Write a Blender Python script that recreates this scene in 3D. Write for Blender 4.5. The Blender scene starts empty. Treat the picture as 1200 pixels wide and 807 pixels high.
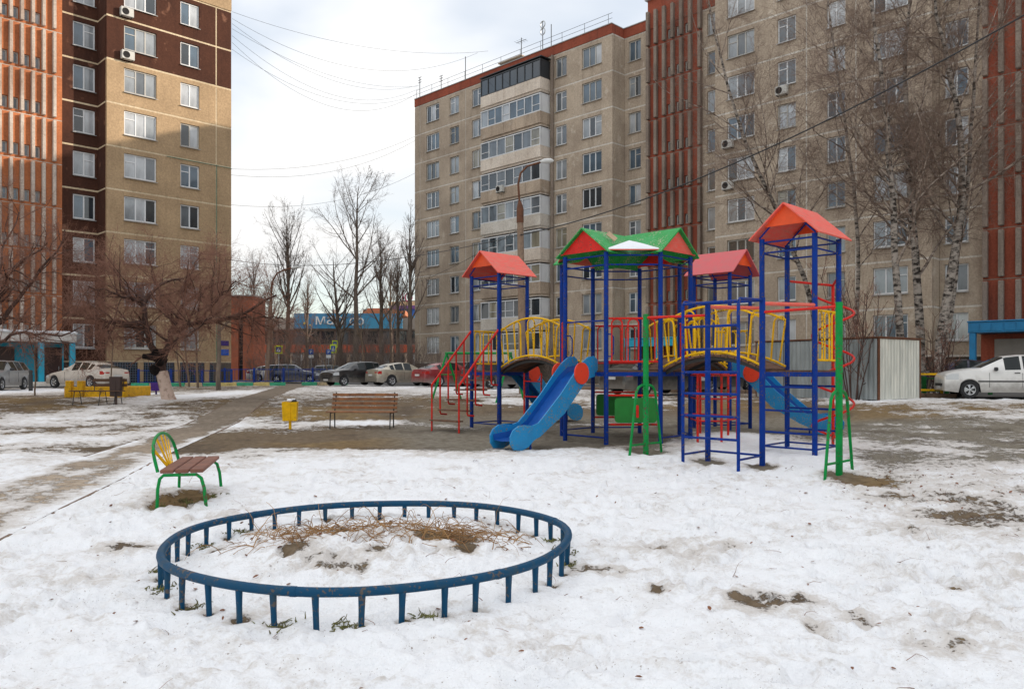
import bpy, math, random
import numpy as np
from mathutils import Vector, Matrix

scene = bpy.context.scene
C = scene.collection
R = math.radians

# ------------------------------------------------------------------ camera, sky, sun, exposure
E = 1.6            # eye height above the near ground
F = 940.0          # focal length, in pixels of a 1200 px wide frame
HZ = 436.0         # horizon row
cam = bpy.data.cameras.new('camera')
cam.sensor_width = 36.0
cam.lens = 36.0 * F / 1200.0
cam.shift_y = (HZ - 403.5) / 1200.0
cam.clip_end = 3000.0
cam.clip_start = 0.05
camo = bpy.data.objects.new('camera', cam)
C.objects.link(camo)
camo.location = (0, 0, E)
camo.rotation_euler = (R(90), 0, 0)
scene.camera = camo

SUN_EL = 15.0
SUN_AZ = 92.0      # clockwise from +Y: the sun stands to the right of the view
world = bpy.data.worlds.new('World')
scene.world = world
world.use_nodes = True
wn, wl = world.node_tree.nodes, world.node_tree.links
wn.clear()
sky = wn.new('ShaderNodeTexSky')
sky.sky_type = 'NISHITA'
sky.sun_disc = False
sky.sun_elevation = R(SUN_EL)
sky.sun_rotation = R(SUN_AZ)
sky.air_density = 1.0
sky.dust_density = 0.6
sky.ozone_density = 1.2
bg1 = wn.new('ShaderNodeBackground'); bg1.inputs[1].default_value = 0.15
wl.new(sky.outputs[0], bg1.inputs[0])
bg2 = wn.new('ShaderNodeBackground')
bg2.inputs[0].default_value = (0.965, 0.952, 0.938, 1)
# overcast luminance: brighter towards the zenith (CIE overcast distribution)
tc = wn.new('ShaderNodeTexCoord')
mp = wn.new('ShaderNodeMapping'); mp.inputs['Scale'].default_value = (1.0, 1.0, 2.6)
nz = wn.new('ShaderNodeTexNoise')
nz.inputs['Scale'].default_value = 2.1; nz.inputs['Detail'].default_value = 5; nz.inputs['Roughness'].default_value = 0.45
nz.inputs['Distortion'].default_value = 0.4
rp = wn.new('ShaderNodeMapRange'); rp.inputs[1].default_value = 0.36; rp.inputs[2].default_value = 0.62
rp.inputs[3].default_value = 0.34; rp.inputs[4].default_value = 0.97
wl.new(tc.outputs['Generated'], mp.inputs[0]); wl.new(mp.outputs[0], nz.inputs['Vector']); wl.new(nz.outputs[0], rp.inputs[0])
sepw = wn.new('ShaderNodeSeparateXYZ'); wl.new(tc.outputs['Generated'], sepw.inputs[0])
cie = wn.new('ShaderNodeMapRange'); cie.inputs[1].default_value = 0.0; cie.inputs[2].default_value = 1.0
cie.inputs[3].default_value = 0.57; cie.inputs[4].default_value = 1.18
wl.new(sepw.outputs[2], cie.inputs[0]); wl.new(cie.outputs[0], bg2.inputs[1])
mx = wn.new('ShaderNodeMixShader')
wl.new(rp.outputs[0], mx.inputs[0]); wl.new(bg1.outputs[0], mx.inputs[1]); wl.new(bg2.outputs[0], mx.inputs[2])
wo = wn.new('ShaderNodeOutputWorld'); wl.new(mx.outputs[0], wo.inputs[0])

sl = bpy.data.lights.new('sun', 'SUN')
sl.energy = 2.6; sl.angle = R(0.6); sl.color = (1.0, 0.88, 0.74)
so = bpy.data.objects.new('sun', sl); C.objects.link(so)
sd = Vector((math.sin(R(SUN_AZ)) * math.cos(R(SUN_EL)), math.cos(R(SUN_AZ)) * math.cos(R(SUN_EL)), math.sin(R(SUN_EL))))
so.rotation_euler = sd.to_track_quat('Z', 'Y').to_euler()
so.location = sd * 200

vs = scene.view_settings
vs.view_transform = 'Standard'; vs.look = 'None'; vs.exposure = 0.68; vs.gamma = 1.0
vs.use_curve_mapping = False

# ------------------------------------------------------------------ materials
MATS = {}
def rgba(c): return (c[0], c[1], c[2], 1.0)
def hexs(s):
    """sRGB 0-255 triple to linear"""
    return tuple(((x / 255.0) / 12.92) if x / 255.0 <= 0.04045 else (((x / 255.0) + 0.055) / 1.055) ** 2.4 for x in s)
def mat(name, col, rough=0.6, var=0.0, scale=3.0, col2=None, fac=None, bump=0.0, bscale=40.0, metal=0.0, spec=0.5, coat=0.0, chips=None, dirt=None, stretch=(1, 1, 1), coords='Object', detail=5.0):
    """principled material: base colour, large noise variation towards col2, fine bump"""
    if name in MATS: return MATS[name]
    m = bpy.data.materials.new(name); m.use_nodes = True
    n, l = m.node_tree.nodes, m.node_tree.links
    b = n['Principled BSDF']
    b.inputs['Base Color'].default_value = rgba(col)
    b.inputs['Roughness'].default_value = rough
    b.inputs['Metallic'].default_value = metal
    b.inputs['Specular IOR Level'].default_value = spec
    if coat: b.inputs['Coat Weight'].default_value = coat; b.inputs['Coat Roughness'].default_value = 0.08
    t = n.new('ShaderNodeTexCoord'); mpn = n.new('ShaderNodeMapping'); mpn.inputs['Scale'].default_value = stretch
    l.new(t.outputs[coords], mpn.inputs[0])
    if var or col2:
        nn = n.new('ShaderNodeTexNoise'); nn.inputs['Scale'].default_value = scale; nn.inputs['Detail'].default_value = detail
        nn.inputs['Roughness'].default_value = 0.62
        l.new(mpn.outputs[0], nn.inputs['Vector'])
        mr = n.new('ShaderNodeMapRange')
        lo, hi = fac if fac else (0.3, 0.7)
        mr.inputs[1].default_value = lo; mr.inputs[2].default_value = hi
        l.new(nn.outputs[0], mr.inputs[0])
        mixn = n.new('ShaderNodeMix'); mixn.data_type = 'RGBA'
        c2 = col2 if col2 else tuple(max(0, x * (1 - var)) for x in col)
        mixn.inputs[6].default_value = rgba(col); mixn.inputs[7].default_value = rgba(c2)
        l.new(mr.outputs[0], mixn.inputs[0]); l.new(mixn.outputs[2], b.inputs['Base Color'])
    def _cur():
        lk = [x for x in l if x.to_socket == b.inputs['Base Color']]
        return lk[0].from_socket if lk else None
    def _over(facsock, c2):
        mm = n.new('ShaderNodeMix'); mm.data_type = 'RGBA'; cs = _cur()
        if cs: l.new(cs, mm.inputs[6])
        else: mm.inputs[6].default_value = rgba(col)
        mm.inputs[7].default_value = rgba(c2); l.new(facsock, mm.inputs[0]); l.new(mm.outputs[2], b.inputs['Base Color'])
    if chips:      # chipped paint and rust freckles, thick in some places and absent in others
        c1 = n.new('ShaderNodeTexNoise'); c1.inputs['Scale'].default_value = 34.0; c1.inputs['Detail'].default_value = 6
        c2_ = n.new('ShaderNodeTexNoise'); c2_.inputs['Scale'].default_value = 2.3; c2_.inputs['Detail'].default_value = 3
        l.new(mpn.outputs[0], c1.inputs['Vector']); l.new(mpn.outputs[0], c2_.inputs['Vector'])
        ad = n.new('ShaderNodeMath'); ad.operation = 'MULTIPLY_ADD'; ad.inputs[1].default_value = 0.55
        l.new(c2_.outputs[0], ad.inputs[0]); l.new(c1.outputs[0], ad.inputs[2])
        r1 = n.new('ShaderNodeMapRange'); r1.inputs[1].default_value = 0.885; r1.inputs[2].default_value = 0.93; r1.inputs[4].default_value = 0.85
        l.new(ad.outputs[0], r1.inputs[0]); _over(r1.outputs[0], chips)
    if dirt:       # road salt and mud thrown up on the lower body
        sx_ = n.new('ShaderNodeSeparateXYZ'); l.new(t.outputs['Object'], sx_.inputs[0])
        d1 = n.new('ShaderNodeTexNoise'); d1.inputs['Scale'].default_value = 5.0; d1.inputs['Detail'].default_value = 6; l.new(t.outputs['Object'], d1.inputs['Vector'])
        ad = n.new('ShaderNodeMath'); ad.operation = 'MULTIPLY_ADD'; ad.inputs[1].default_value = 0.5; l.new(d1.outputs[0], ad.inputs[0]); l.new(sx_.outputs[2], ad.inputs[2])
        r1 = n.new('ShaderNodeMapRange'); r1.inputs[1].default_value = 0.90; r1.inputs[2].default_value = 0.52; r1.inputs[3].default_value = 0.06; r1.inputs[4].default_value = 0.75
        l.new(ad.outputs[0], r1.inputs[0]); _over(r1.outputs[0], dirt)
    if bump:
        nb = n.new('ShaderNodeTexNoise'); nb.inputs['Scale'].default_value = bscale; nb.inputs['Detail'].default_value = 4
        l.new(mpn.outputs[0], nb.inputs['Vector'])
        bp = n.new('ShaderNodeBump'); bp.inputs['Strength'].default_value = bump; bp.inputs['Distance'].default_value = 0.02
        l.new(nb.outputs[0], bp.inputs['Height']); l.new(bp.outputs[0], b.inputs['Normal'])
    MATS[name] = m
    return m

def wall_mat(name, col, dark, light=None, streak=0.5):
    """weathered facade: blotches, vertical rain streaks and fine aggregate"""
    if name in MATS: return MATS[name]
    m = bpy.data.materials.new(name); m.use_nodes = True
    n, l = m.node_tree.nodes, m.node_tree.links
    b = n['Principled BSDF']; b.inputs['Roughness'].default_value = 0.9; b.inputs['Specular IOR Level'].default_value = 0.2
    g = n.new('ShaderNodeNewGeometry')
    def noise(scale, st, det=5):
        mpn = n.new('ShaderNodeMapping'); mpn.inputs['Scale'].default_value = st
        l.new(g.outputs['Position'], mpn.inputs[0])
        x = n.new('ShaderNodeTexNoise'); x.inputs['Scale'].default_value = scale; x.inputs['Detail'].default_value = det; x.inputs['Roughness'].default_value = 0.6
        l.new(mpn.outputs[0], x.inputs['Vector']); return x
    def ramp(src, a, bb, o0=0.0, o1=1.0):
        r = n.new('ShaderNodeMapRange'); r.inputs[1].default_value = a; r.inputs[2].default_value = bb; r.inputs[3].default_value = o0; r.inputs[4].default_value = o1
        l.new(src, r.inputs[0]); return r
    def mixc(f, a, bcol):
        x = n.new('ShaderNodeMix'); x.data_type = 'RGBA'
        if isinstance(a, tuple): x.inputs[6].default_value = rgba(a)
        else: l.new(a, x.inputs[6])
        x.inputs[7].default_value = rgba(bcol)
        l.new(f, x.inputs[0]); return x.outputs[2]
    c = mixc(ramp(noise(0.35, (1, 1, 1)).outputs[0], 0.35, 0.7, 0, 0.7).outputs[0], col, dark)
    c = mixc(ramp(noise(2.2, (1, 1, 0.13)).outputs[0], 0.52, 0.75, 0, streak).outputs[0], c, dark)
    if light: c = mixc(ramp(noise(1.3, (1, 1, 0.8), 8).outputs[0], 0.60, 0.68, 0, 0.55).outputs[0], c, light)
    fine = noise(9.0, (1, 1, 1), 8)
    mul = n.new('ShaderNodeMix'); mul.data_type = 'RGBA'; mul.blend_type = 'MULTIPLY'; mul.inputs[0].default_value = 1.0
    fr = ramp(fine.outputs[0], 0.3, 0.7, 0.78, 1.16)
    l.new(c, mul.inputs[6]); l.new(fr.outputs[0], mul.inputs[7])
    l.new(mul.outputs[2], b.inputs['Base Color'])
    bp = n.new('ShaderNodeBump'); bp.inputs['Strength'].default_value = 0.35; bp.inputs['Distance'].default_value = 0.03
    l.new(fine.outputs[0], bp.inputs['Height']); l.new(bp.outputs[0], b.inputs['Normal'])
    MATS[name] = m
    return m

def paint(name, srgb, rough=0.42, wear=True):
    c = hexs(srgb)
    return mat(name, c, rough, scale=6.0, col2=tuple(x * 0.62 + 0.003 for x in c), fac=(0.42, 0.78), bump=0.05 if wear else 0.0, bscale=30, detail=8, spec=0.14, chips=(0.10, 0.065, 0.045) if wear else None)

P_BLUE = paint('blue_paint', (0, 50, 134))
P_GREEN = paint('green_paint', (12, 140, 66))
P_RED = paint('red_paint', (214, 44, 36))
P_YEL = paint('yellow_paint', (240, 186, 24))
P_FENCE = mat('fence_blue_paint', hexs((6, 66, 98)), 0.55, spec=0.2, chips=hexs((96, 84, 74)), scale=9, col2=hexs((56, 72, 78)), fac=(0.50, 0.78), bump=0.12, bscale=60, detail=9)
P_CORAL = mat('coral_plywood', hexs((232, 84, 68)), 0.62, chips=hexs((176, 110, 92)), scale=5, col2=hexs((214, 120, 104)), fac=(0.4, 0.75), bump=0.06, bscale=25, stretch=(1, 1, 6))
P_PINK = mat('faded_red_plywood', hexs((206, 88, 92)), 0.62, scale=5, col2=hexs((188, 100, 100)), fac=(0.4, 0.75), bump=0.06, bscale=25)
P_ORANGE = mat('orange_plywood', hexs((240, 84, 24)), 0.6, var=0.25, scale=4)
P_GROOF = mat('green_plywood', hexs((14, 146, 60)), 0.62, chips=hexs((176, 160, 140)), scale=5, col2=hexs((60, 168, 100)), fac=(0.5, 0.8), bump=0.08, bscale=20, detail=8)
P_GPANEL = mat('dark_green_plywood', hexs((8, 122, 34)), 0.55, var=0.25, scale=6)
P_TURQ = mat('turquoise_plywood', hexs((12, 132, 188)), 0.5, chips=hexs((120, 120, 112)), scale=5, col2=hexs((30, 118, 170)), fac=(0.45, 0.8), bump=0.05)
P_TROUGH = mat('slide_steel_blue', hexs((10, 84, 168)), 0.35, var=0.3, scale=4)
WOOD = mat('weathered_deck_wood', hexs((120, 84, 62)), 0.8, scale=7, col2=hexs((74, 52, 40)), stretch=(1, 1, 1), bump=0.2, bscale=50)
SEATW = mat('brown_bench_plank', hexs((136, 86, 66)), 0.65, scale=6, col2=hexs((104, 66, 52)), bump=0.15, bscale=60)
SLATW = mat('varnished_bench_slat', hexs((158, 104, 60)), 0.6, scale=6, col2=hexs((108, 68, 42)), bump=0.15, bscale=60)
IRON = mat('dark_iron', (0.03, 0.028, 0.027), 0.6, var=0.4, scale=12)
SNOWM = mat('snow', (0.84, 0.86, 0.89), 0.75, var=0.06, scale=6, bump=0.5, bscale=22, spec=0.3)
WHITEFR = mat('white_window_frame', (0.72, 0.73, 0.74), 0.5, var=0.2, scale=0.7)
WOODFR = mat('old_painted_frame', (0.52, 0.50, 0.46), 0.7, var=0.35, scale=0.9)
SILL = mat('tin_sill', (0.42, 0.42, 0.41), 0.45, var=0.3, scale=2)
def glass(name, col, rough=0.04, scale=1.1):
    return mat(name, col, rough, scale=scale, col2=tuple(x * 0.45 for x in col), fac=(0.35, 0.70), spec=0.9, coords='Object', stretch=(1.0, 1.0, 0.35))
GL = [glass('glass_dark', (0.035, 0.045, 0.055)), glass('glass_blue', (0.10, 0.15, 0.20)), glass('glass_curtain', (0.52, 0.545, 0.57)), glass('glass_lace', (0.33, 0.36, 0.385)), glass('glass_warm_curtain', (0.30, 0.27, 0.20)), glass('glass_grey', (0.14, 0.16, 0.18))]
CONC = wall_mat('concrete_panel', hexs((186, 170, 151)), hexs((136, 120, 106)), hexs((204, 192, 176)), 0.6)
CONC2 = wall_mat('beige_panel', hexs((176, 150, 118)), hexs((140, 118, 92)), None, 0.35)
BROWN = wall_mat('dark_brown_panel', hexs((80, 50, 38)), hexs((54, 34, 28)), hexs((140, 100, 80)), 0.6)
JOINT = wall_mat('pale_joint_mortar', hexs((216, 210, 200)), hexs((168, 156, 142)), None, 0.4)
JOINT2 = wall_mat('cream_joint_mortar', hexs((214, 196, 166)), hexs((160, 140, 112)), None, 0.5)
REDP = wall_mat('red_oxide_panel', hexs((156, 82, 62)), hexs((108, 60, 48)), None, 0.8)
ORNP = wall_mat('orange_panel', hexs((188, 118, 78)), hexs((146, 88, 60)), None, 0.8)
FIN = wall_mat('grey_concrete_fin', hexs((150, 136, 124)), hexs((96, 84, 76)), None, 0.7)
FINW = wall_mat('whitewashed_fin', hexs((196, 184, 172)), hexs((128, 100, 84)), None, 1.0)
SLAB = wall_mat('balcony_panel', hexs((224, 212, 198)), hexs((176, 160, 144)), None, 0.6)
PLINTH = wall_mat('dark_plinth', hexs((104, 96, 88)), hexs((66, 60, 56)), None, 0.5)
TURQP = mat('turquoise_wall_paint', hexs((28, 168, 200)), 0.6, var=0.2, scale=2)
BLUEP = mat('blue_canopy_tin', hexs((14, 126, 180)), 0.45, var=0.25, scale=2)
DARKIN = mat('dark_interior', (0.012, 0.010, 0.010), 0.8)
DOORB = mat('brown_steel_door', hexs((70, 40, 34)), 0.45, var=0.3, scale=2)
GREYD = mat('grey_steel_door', hexs((150, 142, 134)), 0.5, var=0.2, scale=2)
ASPH = mat('asphalt', (0.062, 0.060, 0.058), 0.9, scale=0.7, col2=(0.11, 0.105, 0.10), bump=0.4, bscale=60)
BLACKP = mat('black_plastic', (0.018, 0.018, 0.02), 0.5)
RUBBER = mat('rubber', (0.02, 0.02, 0.021), 0.85, var=0.3, scale=10)
ALU = mat('alloy', (0.45, 0.46, 0.47), 0.35, metal=0.8)
WIRE = mat('cable_sheath', (0.02, 0.02, 0.022), 0.6)

# ------------------------------------------------------------------ mesh helpers
def vlen(a): return math.sqrt(a[0] * a[0] + a[1] * a[1] + a[2] * a[2])
class MB:
    def __init__(s, off=(0, 0, 0)):
        s.v = []; s.f = []; s.m = []; s.o = Vector(off); s.mi = 0
    def add(s, vs_, fs, mi=None):
        b = len(s.v)
        s.v.extend([tuple(Vector(x) - s.o) for x in vs_])
        for f in fs: s.f.append(tuple(i + b for i in f)); s.m.append(s.mi if mi is None else mi)
        return s
    def box(s, c, size, rz=0.0, bev=0.0, mi=None, M=None):
        """box centred at c; rz turns it about z; M a 3x3 frame; bev chamfers every edge"""
        hx, hy, hz = size[0] / 2, size[1] / 2, size[2] / 2
        A = M if M is not None else Matrix.Rotation(rz, 3, 'Z')
        c = Vector(c)
        if bev <= 0:
            vv = [c + A @ Vector((x, y, z)) for x in (-hx, hx) for y in (-hy, hy) for z in (-hz, hz)]
            return s.add(vv, [(0, 1, 3, 2), (4, 6, 7, 5), (0, 4, 5, 1), (2, 3, 7, 6), (0, 2, 6, 4), (1, 5, 7, 3)], mi)
        vv = []; idx = {}
        for ix, sx in enumerate((-1, 1)):
            for iy, sy in enumerate((-1, 1)):
                for iz, sz in enumerate((-1, 1)):
                    for a in range(3):
                        d = [hx - bev, hy - bev, hz - bev]; d[a] = (hx, hy, hz)[a]
                        idx[(sx, sy, sz, a)] = len(vv)
                        vv.append(c + A @ Vector((sx * d[0], sy * d[1], sz * d[2])))
        fs = []
        for a in range(3):
            b, cc = (a + 1) % 3, (a + 2) % 3
            for sa in (-1, 1):
                q = []
                for sb, sc in ((-1, -1), (1, -1), (1, 1), (-1, 1)):
                    k = [0, 0, 0]; k[a] = sa; k[b] = sb; k[cc] = sc
                    q.append(idx[(k[0], k[1], k[2], a)])
                fs.append(q if sa > 0 else q[::-1])
            for sb in (-1, 1):
                for sc in (-1, 1):
                    k0 = [0, 0, 0]; k0[a] = -1; k0[b] = sb; k0[cc] = sc
                    k1 = list(k0); k1[a] = 1
                    q = [idx[(*k0, b)], idx[(*k1, b)], idx[(*k1, cc)], idx[(*k0, cc)]]
                    fs.append(q if sb * sc > 0 else q[::-1])
        for sx in (-1, 1):
            for sy in (-1, 1):
                for sz in (-1, 1):
                    q = [idx[(sx, sy, sz, 0)], idx[(sx, sy, sz, 1)], idx[(sx, sy, sz, 2)]]
                    fs.append(q if sx * sy * sz > 0 else q[::-1])
        return s.add(vv, fs, mi)
    def beam(s, p0, p1, w, h, up=(0, 0, 1), bev=0.0, mi=None):
        p0, p1 = Vector(p0), Vector(p1); d = p1 - p0; L = d.length; d.normalize()
        y = Vector(up).cross(d)
        if y.length < 1e-5: y = Vector((1, 0, 0)).cross(d)
        y.normalize(); z = d.cross(y)
        return s.box((p0 + p1) / 2, (L, w, h), bev=bev, mi=mi, M=Matrix((d, y, z)).transposed())
    def tube(s, pts, r, n=8, caps=True, mi=None, closed=False):
        pts = [Vector(p) for p in pts]; k = len(pts)
        rs = [r] * k if isinstance(r, (int, float)) else list(r)
        vv = []; up = None
        for i, p in enumerate(pts):
            if closed: d = pts[(i + 1) % k] - pts[i - 1]
            else: d = pts[min(i + 1, k - 1)] - pts[max(i - 1, 0)]
            if d.length < 1e-9: d = Vector((0, 0, 1))
            d.normalize()
            if up is None:
                up = Vector((0, 0, 1)) if abs(d.z) < 0.9 else Vector((1, 0, 0))
            x = up - d * up.dot(d)
            if x.length < 1e-4: x = Vector((0, 1, 0)) - d * d.y
            x.normalize(); y = d.cross(x); up = x
            for j in range(n):
                a = 2 * math.pi * j / n
                vv.append(p + (x * math.cos(a) + y * math.sin(a)) * rs[i])
        fs = []
        for i in range(k if closed else k - 1):
            i2 = (i + 1) % k
            for j in range(n):
                fs.append((i * n + j, i * n + (j + 1) % n, i2 * n + (j + 1) % n, i2 * n + j))
        if caps and not closed:
            fs.append(tuple(range(n))[::-1]); fs.append(tuple((k - 1) * n + j for j in range(n)))
        return s.add(vv, fs, mi)
    def plate(s, poly, thick, mi=None):
        """polygon (3D points, planar) given thickness along its normal, centred"""
        P = [Vector(p) for p in poly]; nn = Vector((0, 0, 0)); k = len(P)
        for i in range(k): nn += P[i].cross(P[(i + 1) % k])
        nn.normalize()
        vv = [p + nn * thick / 2 for p in P] + [p - nn * thick / 2 for p in P]
        fs = [tuple(range(k)), tuple(range(2 * k - 1, k - 1, -1))]
        fs += [(i, k + i, k + (i + 1) % k, (i + 1) % k) for i in range(k)]
        return s.add(vv, fs, mi)
    def build(s, name, mats, parent=None, smooth=None):
        me = bpy.data.meshes.new(name)
        me.from_pydata(s.v, [], s.f)
        if not isinstance(mats, (list, tuple)): mats = [mats]
        for m in mats: me.materials.append(m)
        if len(mats) > 1: me.polygons.foreach_set('material_index', s.m)
        if smooth is not None:
            me.shade_smooth(); me.set_sharp_from_angle(angle=R(smooth))
        me.update()
        return link(name, me, parent)
def link(name, me, parent=None, loc=None, rz=0.0):
    o = bpy.data.objects.new(name, me); C.objects.link(o)
    if parent is not None: o.parent = parent
    if loc is not None: o.location = loc
    if rz: o.rotation_euler = (0, 0, rz)
    return o
def empty(name, loc, rz=0.0):
    o = bpy.data.objects.new(name, None); C.objects.link(o)
    o.location = loc; o.rotation_euler = (0, 0, rz); o.empty_display_size = 0.2
    return o
def tag(o, label, cat, group=None):
    o['label'] = label; o['category'] = cat
    if group: o['group'] = group
    return o
def np_mesh(name, V, Fq, mats, parent=None, smooth=True, attrs=None):
    """fast mesh from numpy arrays (faces all of one size)"""
    me = bpy.data.meshes.new(name)
    nv, nf, k = len(V), len(Fq), Fq.shape[1]
    me.vertices.add(nv); me.vertices.foreach_set('co', np.ascontiguousarray(V, dtype=np.float32).ravel())
    me.loops.add(nf * k); me.loops.foreach_set('vertex_index', np.ascontiguousarray(Fq, dtype=np.int32).ravel())
    me.polygons.add(nf)
    me.polygons.foreach_set('loop_start', np.arange(0, nf * k, k, dtype=np.int32))
    me.polygons.foreach_set('use_smooth', np.full(nf, bool(smooth)))
    me.update(calc_edges=True); me.validate()
    if not isinstance(mats, (list, tuple)): mats = [mats]
    for m in mats: me.materials.append(m)
    for an, arr in (attrs or {}).items():
        if arr.ndim == 1:
            a = me.attributes.new(an, 'FLOAT', 'POINT'); a.data.foreach_set('value', np.ascontiguousarray(arr, dtype=np.float32))
        else:
            a = me.attributes.new(an, 'FLOAT_COLOR', 'POINT')
            a.data.foreach_set('color', np.ascontiguousarray(np.c_[arr, np.ones(len(arr))], dtype=np.float32).ravel())
    return link(name, me, parent)

# ------------------------------------------------------------------ terrain
def terrain(x, y):
    x = np.asarray(x, dtype=float); y = np.asarray(y, dtype=float)
    q = np.maximum(y, 0.7 * (x + y))
    q = np.where(np.abs(x) < 1e9, q, q)
    return np.interp(q, [-50, 5, 9, 12, 17, 20, 24, 28, 45, 70, 500], [0, 0, 0.10, 0.21, 0.28, 0.31, 0.50, 0.66, 0.74, 0.75, 0.75])
def tz(x, y): return float(terrain(x, y))
def G(px, py):
    """ground point seen at a pixel of the photograph"""
    Y = 12.0
    for _ in range(40):
        X = (px - 600) / F * Y
        Y = 0.5 * Y + 0.5 * F * (E - tz(X, Y)) / (py - HZ)
    return ((px - 600) / F * Y, Y)
_rs = np.random.RandomState(7)
_perm = _rs.permutation(512); _grad = _rs.uniform(-1, 1, (512, 2)); _grad /= np.linalg.norm(_grad, axis=1)[:, None]
def perlin(x, y):
    xi = np.floor(x).astype(int); yi = np.floor(y).astype(int)
    xf = x - xi; yf = y - yi
    u = xf * xf * xf * (xf * (xf * 6 - 15) + 10); v = yf * yf * yf * (yf * (yf * 6 - 15) + 10)
    def g(ix, iy, dx, dy):
        h = _perm[(_perm[ix & 511] + iy) & 511]
        return _grad[h, 0] * dx + _grad[h, 1] * dy
    a = g(xi, yi, xf, yf); b = g(xi + 1, yi, xf - 1, yf); c = g(xi, yi + 1, xf, yf - 1); d = g(xi + 1, yi + 1, xf - 1, yf - 1)
    return (a * (1 - u) + b * u) * (1 - v) + (c * (1 - u) + d * u) * v
def fbm(x, y, o=4):
    t = 0; amp = 1.0
    for k in range(o): t = t + amp * perlin(x * 2 ** k + 13.7 * k, y * 2 ** k + 7.1 * k); amp *= 0.5
    return t
def sstep(a, b, x):
    t = np.clip((x - a) / (b - a), 0, 1); return t * t * (3 - 2 * t)

# ------------------------------------------------------------------ ground, footpath, roads
RC = (-1.17, 6.72); RR = 1.66                     # flower bed ring
PATH_L = [(340, 449.6), (313, 457), (253, 480), (173, 512), (113, 531), (0, 563), (-140, 603)]
PATH_R = [(372, 449.6), (350, 453.5), (283, 492), (207, 527), (150, 557), (60, 601), (-60, 664)]
PL = np.array([G(*p) for p in PATH_L]); PR = np.array([G(*p) for p in PATH_R])
def path_pos(x, y):
    """-1 at the left edge of the footpath, +1 at the right edge, by distance along y"""
    o = np.argsort(PL[:, 1]); xl = np.interp(y, PL[o, 1], PL[o, 0]); o = np.argsort(PR[:, 1]); xr = np.interp(y, PR[o, 1], PR[o, 0])
    return (x - (xl + xr) / 2) / np.maximum((xr - xl) / 2, 0.1)

def ground_mat():
    m = bpy.data.materials.new('patchy_snow_ground'); m.use_nodes = True
    n, l = m.node_tree.nodes, m.node_tree.links
    b = n['Principled BSDF']; b.inputs['Specular IOR Level'].default_value = 0.25
    g = n.new('ShaderNodeNewGeometry')
    sn = n.new('ShaderNodeAttribute'); sn.attribute_name = 'snow'
    so_ = n.new('ShaderNodeAttribute'); so_.attribute_name = 'soil'
    def noise(sc, det, ro=0.6):
        x = n.new('ShaderNodeTexNoise'); x.inputs['Scale'].default_value = sc; x.inputs['Detail'].default_value = det; x.inputs['Roughness'].default_value = ro
        l.new(g.outputs['Position'], x.inputs['Vector']); return x.outputs[0]
    def math_(op, a, bb, c=None):
        x = n.new('ShaderNodeMath'); x.operation = op
        for i, q in enumerate((a, bb, c)):
            if q is None: continue
            if isinstance(q, (int, float)): x.inputs[i].default_value = q
            else: l.new(q, x.inputs[i])
        return x.outputs[0]
    def mr(src, a, bb, c=0.0, d=1.0, smooth=True):
        x = n.new('ShaderNodeMapRange'); x.interpolation_type = 'SMOOTHSTEP' if smooth else 'LINEAR'
        x.inputs[1].default_value = a; x.inputs[2].default_value = bb; x.inputs[3].default_value = c; x.inputs[4].default_value = d
        l.new(src, x.inputs[0]); return x.outputs[0]
    def mixc(f, a, bb, bt='MIX'):
        x = n.new('ShaderNodeMix'); x.data_type = 'RGBA'; x.blend_type = bt
        for i, q in ((0, f), (6, a), (7, bb)):
            if isinstance(q, tuple): x.inputs[i].default_value = rgba(q)
            elif isinstance(q, (int, float)): x.inputs[i].default_value = q
            else: l.new(q, x.inputs[i])
        return x.outputs[2]
    n1 = noise(1.1, 7); n2 = noise(7.0, 6, 0.65); n3 = noise(38.0, 4); n4 = noise(2.6, 5)
    v = math_('ADD', sn.outputs['Fac'], math_('MULTIPLY', math_('SUBTRACT', n1, 0.5), 1.25))
    v = math_('ADD', v, math_('MULTIPLY', math_('SUBTRACT', n2, 0.5), 1.05))
    v = math_('ADD', v, math_('MULTIPLY', math_('SUBTRACT', n3, 0.5), 0.5))
    fac = mr(v, 0.44, 0.56)
    thin = mr(v, 0.60, 1.0)
    n5 = noise(85.0, 3)
    speck = math_('MAXIMUM', math_('MULTIPLY', mr(n3, 0.62, 0.68), mr(n4, 0.46, 0.62)), math_('MULTIPLY', mr(n5, 0.66, 0.71), mr(n1, 0.44, 0.60)))
    soil = mixc(mr(n2, 0.3, 0.7), so_.outputs['Color'], mixc(1.0, so_.outputs['Color'], (0.55, 0.52, 0.48), 'MULTIPLY'))
    soil = mixc(mr(n3, 0.55, 0.75, 0, 0.5), soil, (0.26, 0.21, 0.15))
    snowc = mixc(thin, (0.62, 0.58, 0.54), (0.865, 0.872, 0.885))
    snowc = mixc(mr(n4, 0.50, 0.68, 0, 0.34), snowc, (0.72, 0.70, 0.68))
    snowc = mixc(math_('MULTIPLY', speck, 0.8), snowc, (0.20, 0.13, 0.08))
    col = mixc(fac, soil, snowc)
    l.new(col, b.inputs['Base Color'])
    l.new(mr(fac, 0, 1, 0.95, 0.6, False), b.inputs['Roughness'])
    bp = n.new('ShaderNodeBump'); bp.inputs['Strength'].default_value = 0.8; bp.inputs['Distance'].default_value = 0.035
    h = math_('ADD', math_('MULTIPLY', n2, 1.0), math_('MULTIPLY', n3, 0.5))
    h = math_('ADD', h, math_('MULTIPLY', fac, 0.7))
    l.new(h, bp.inputs['Height']); l.new(bp.outputs[0], b.inputs['Normal'])
    return m
GROUND = ground_mat()

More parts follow.
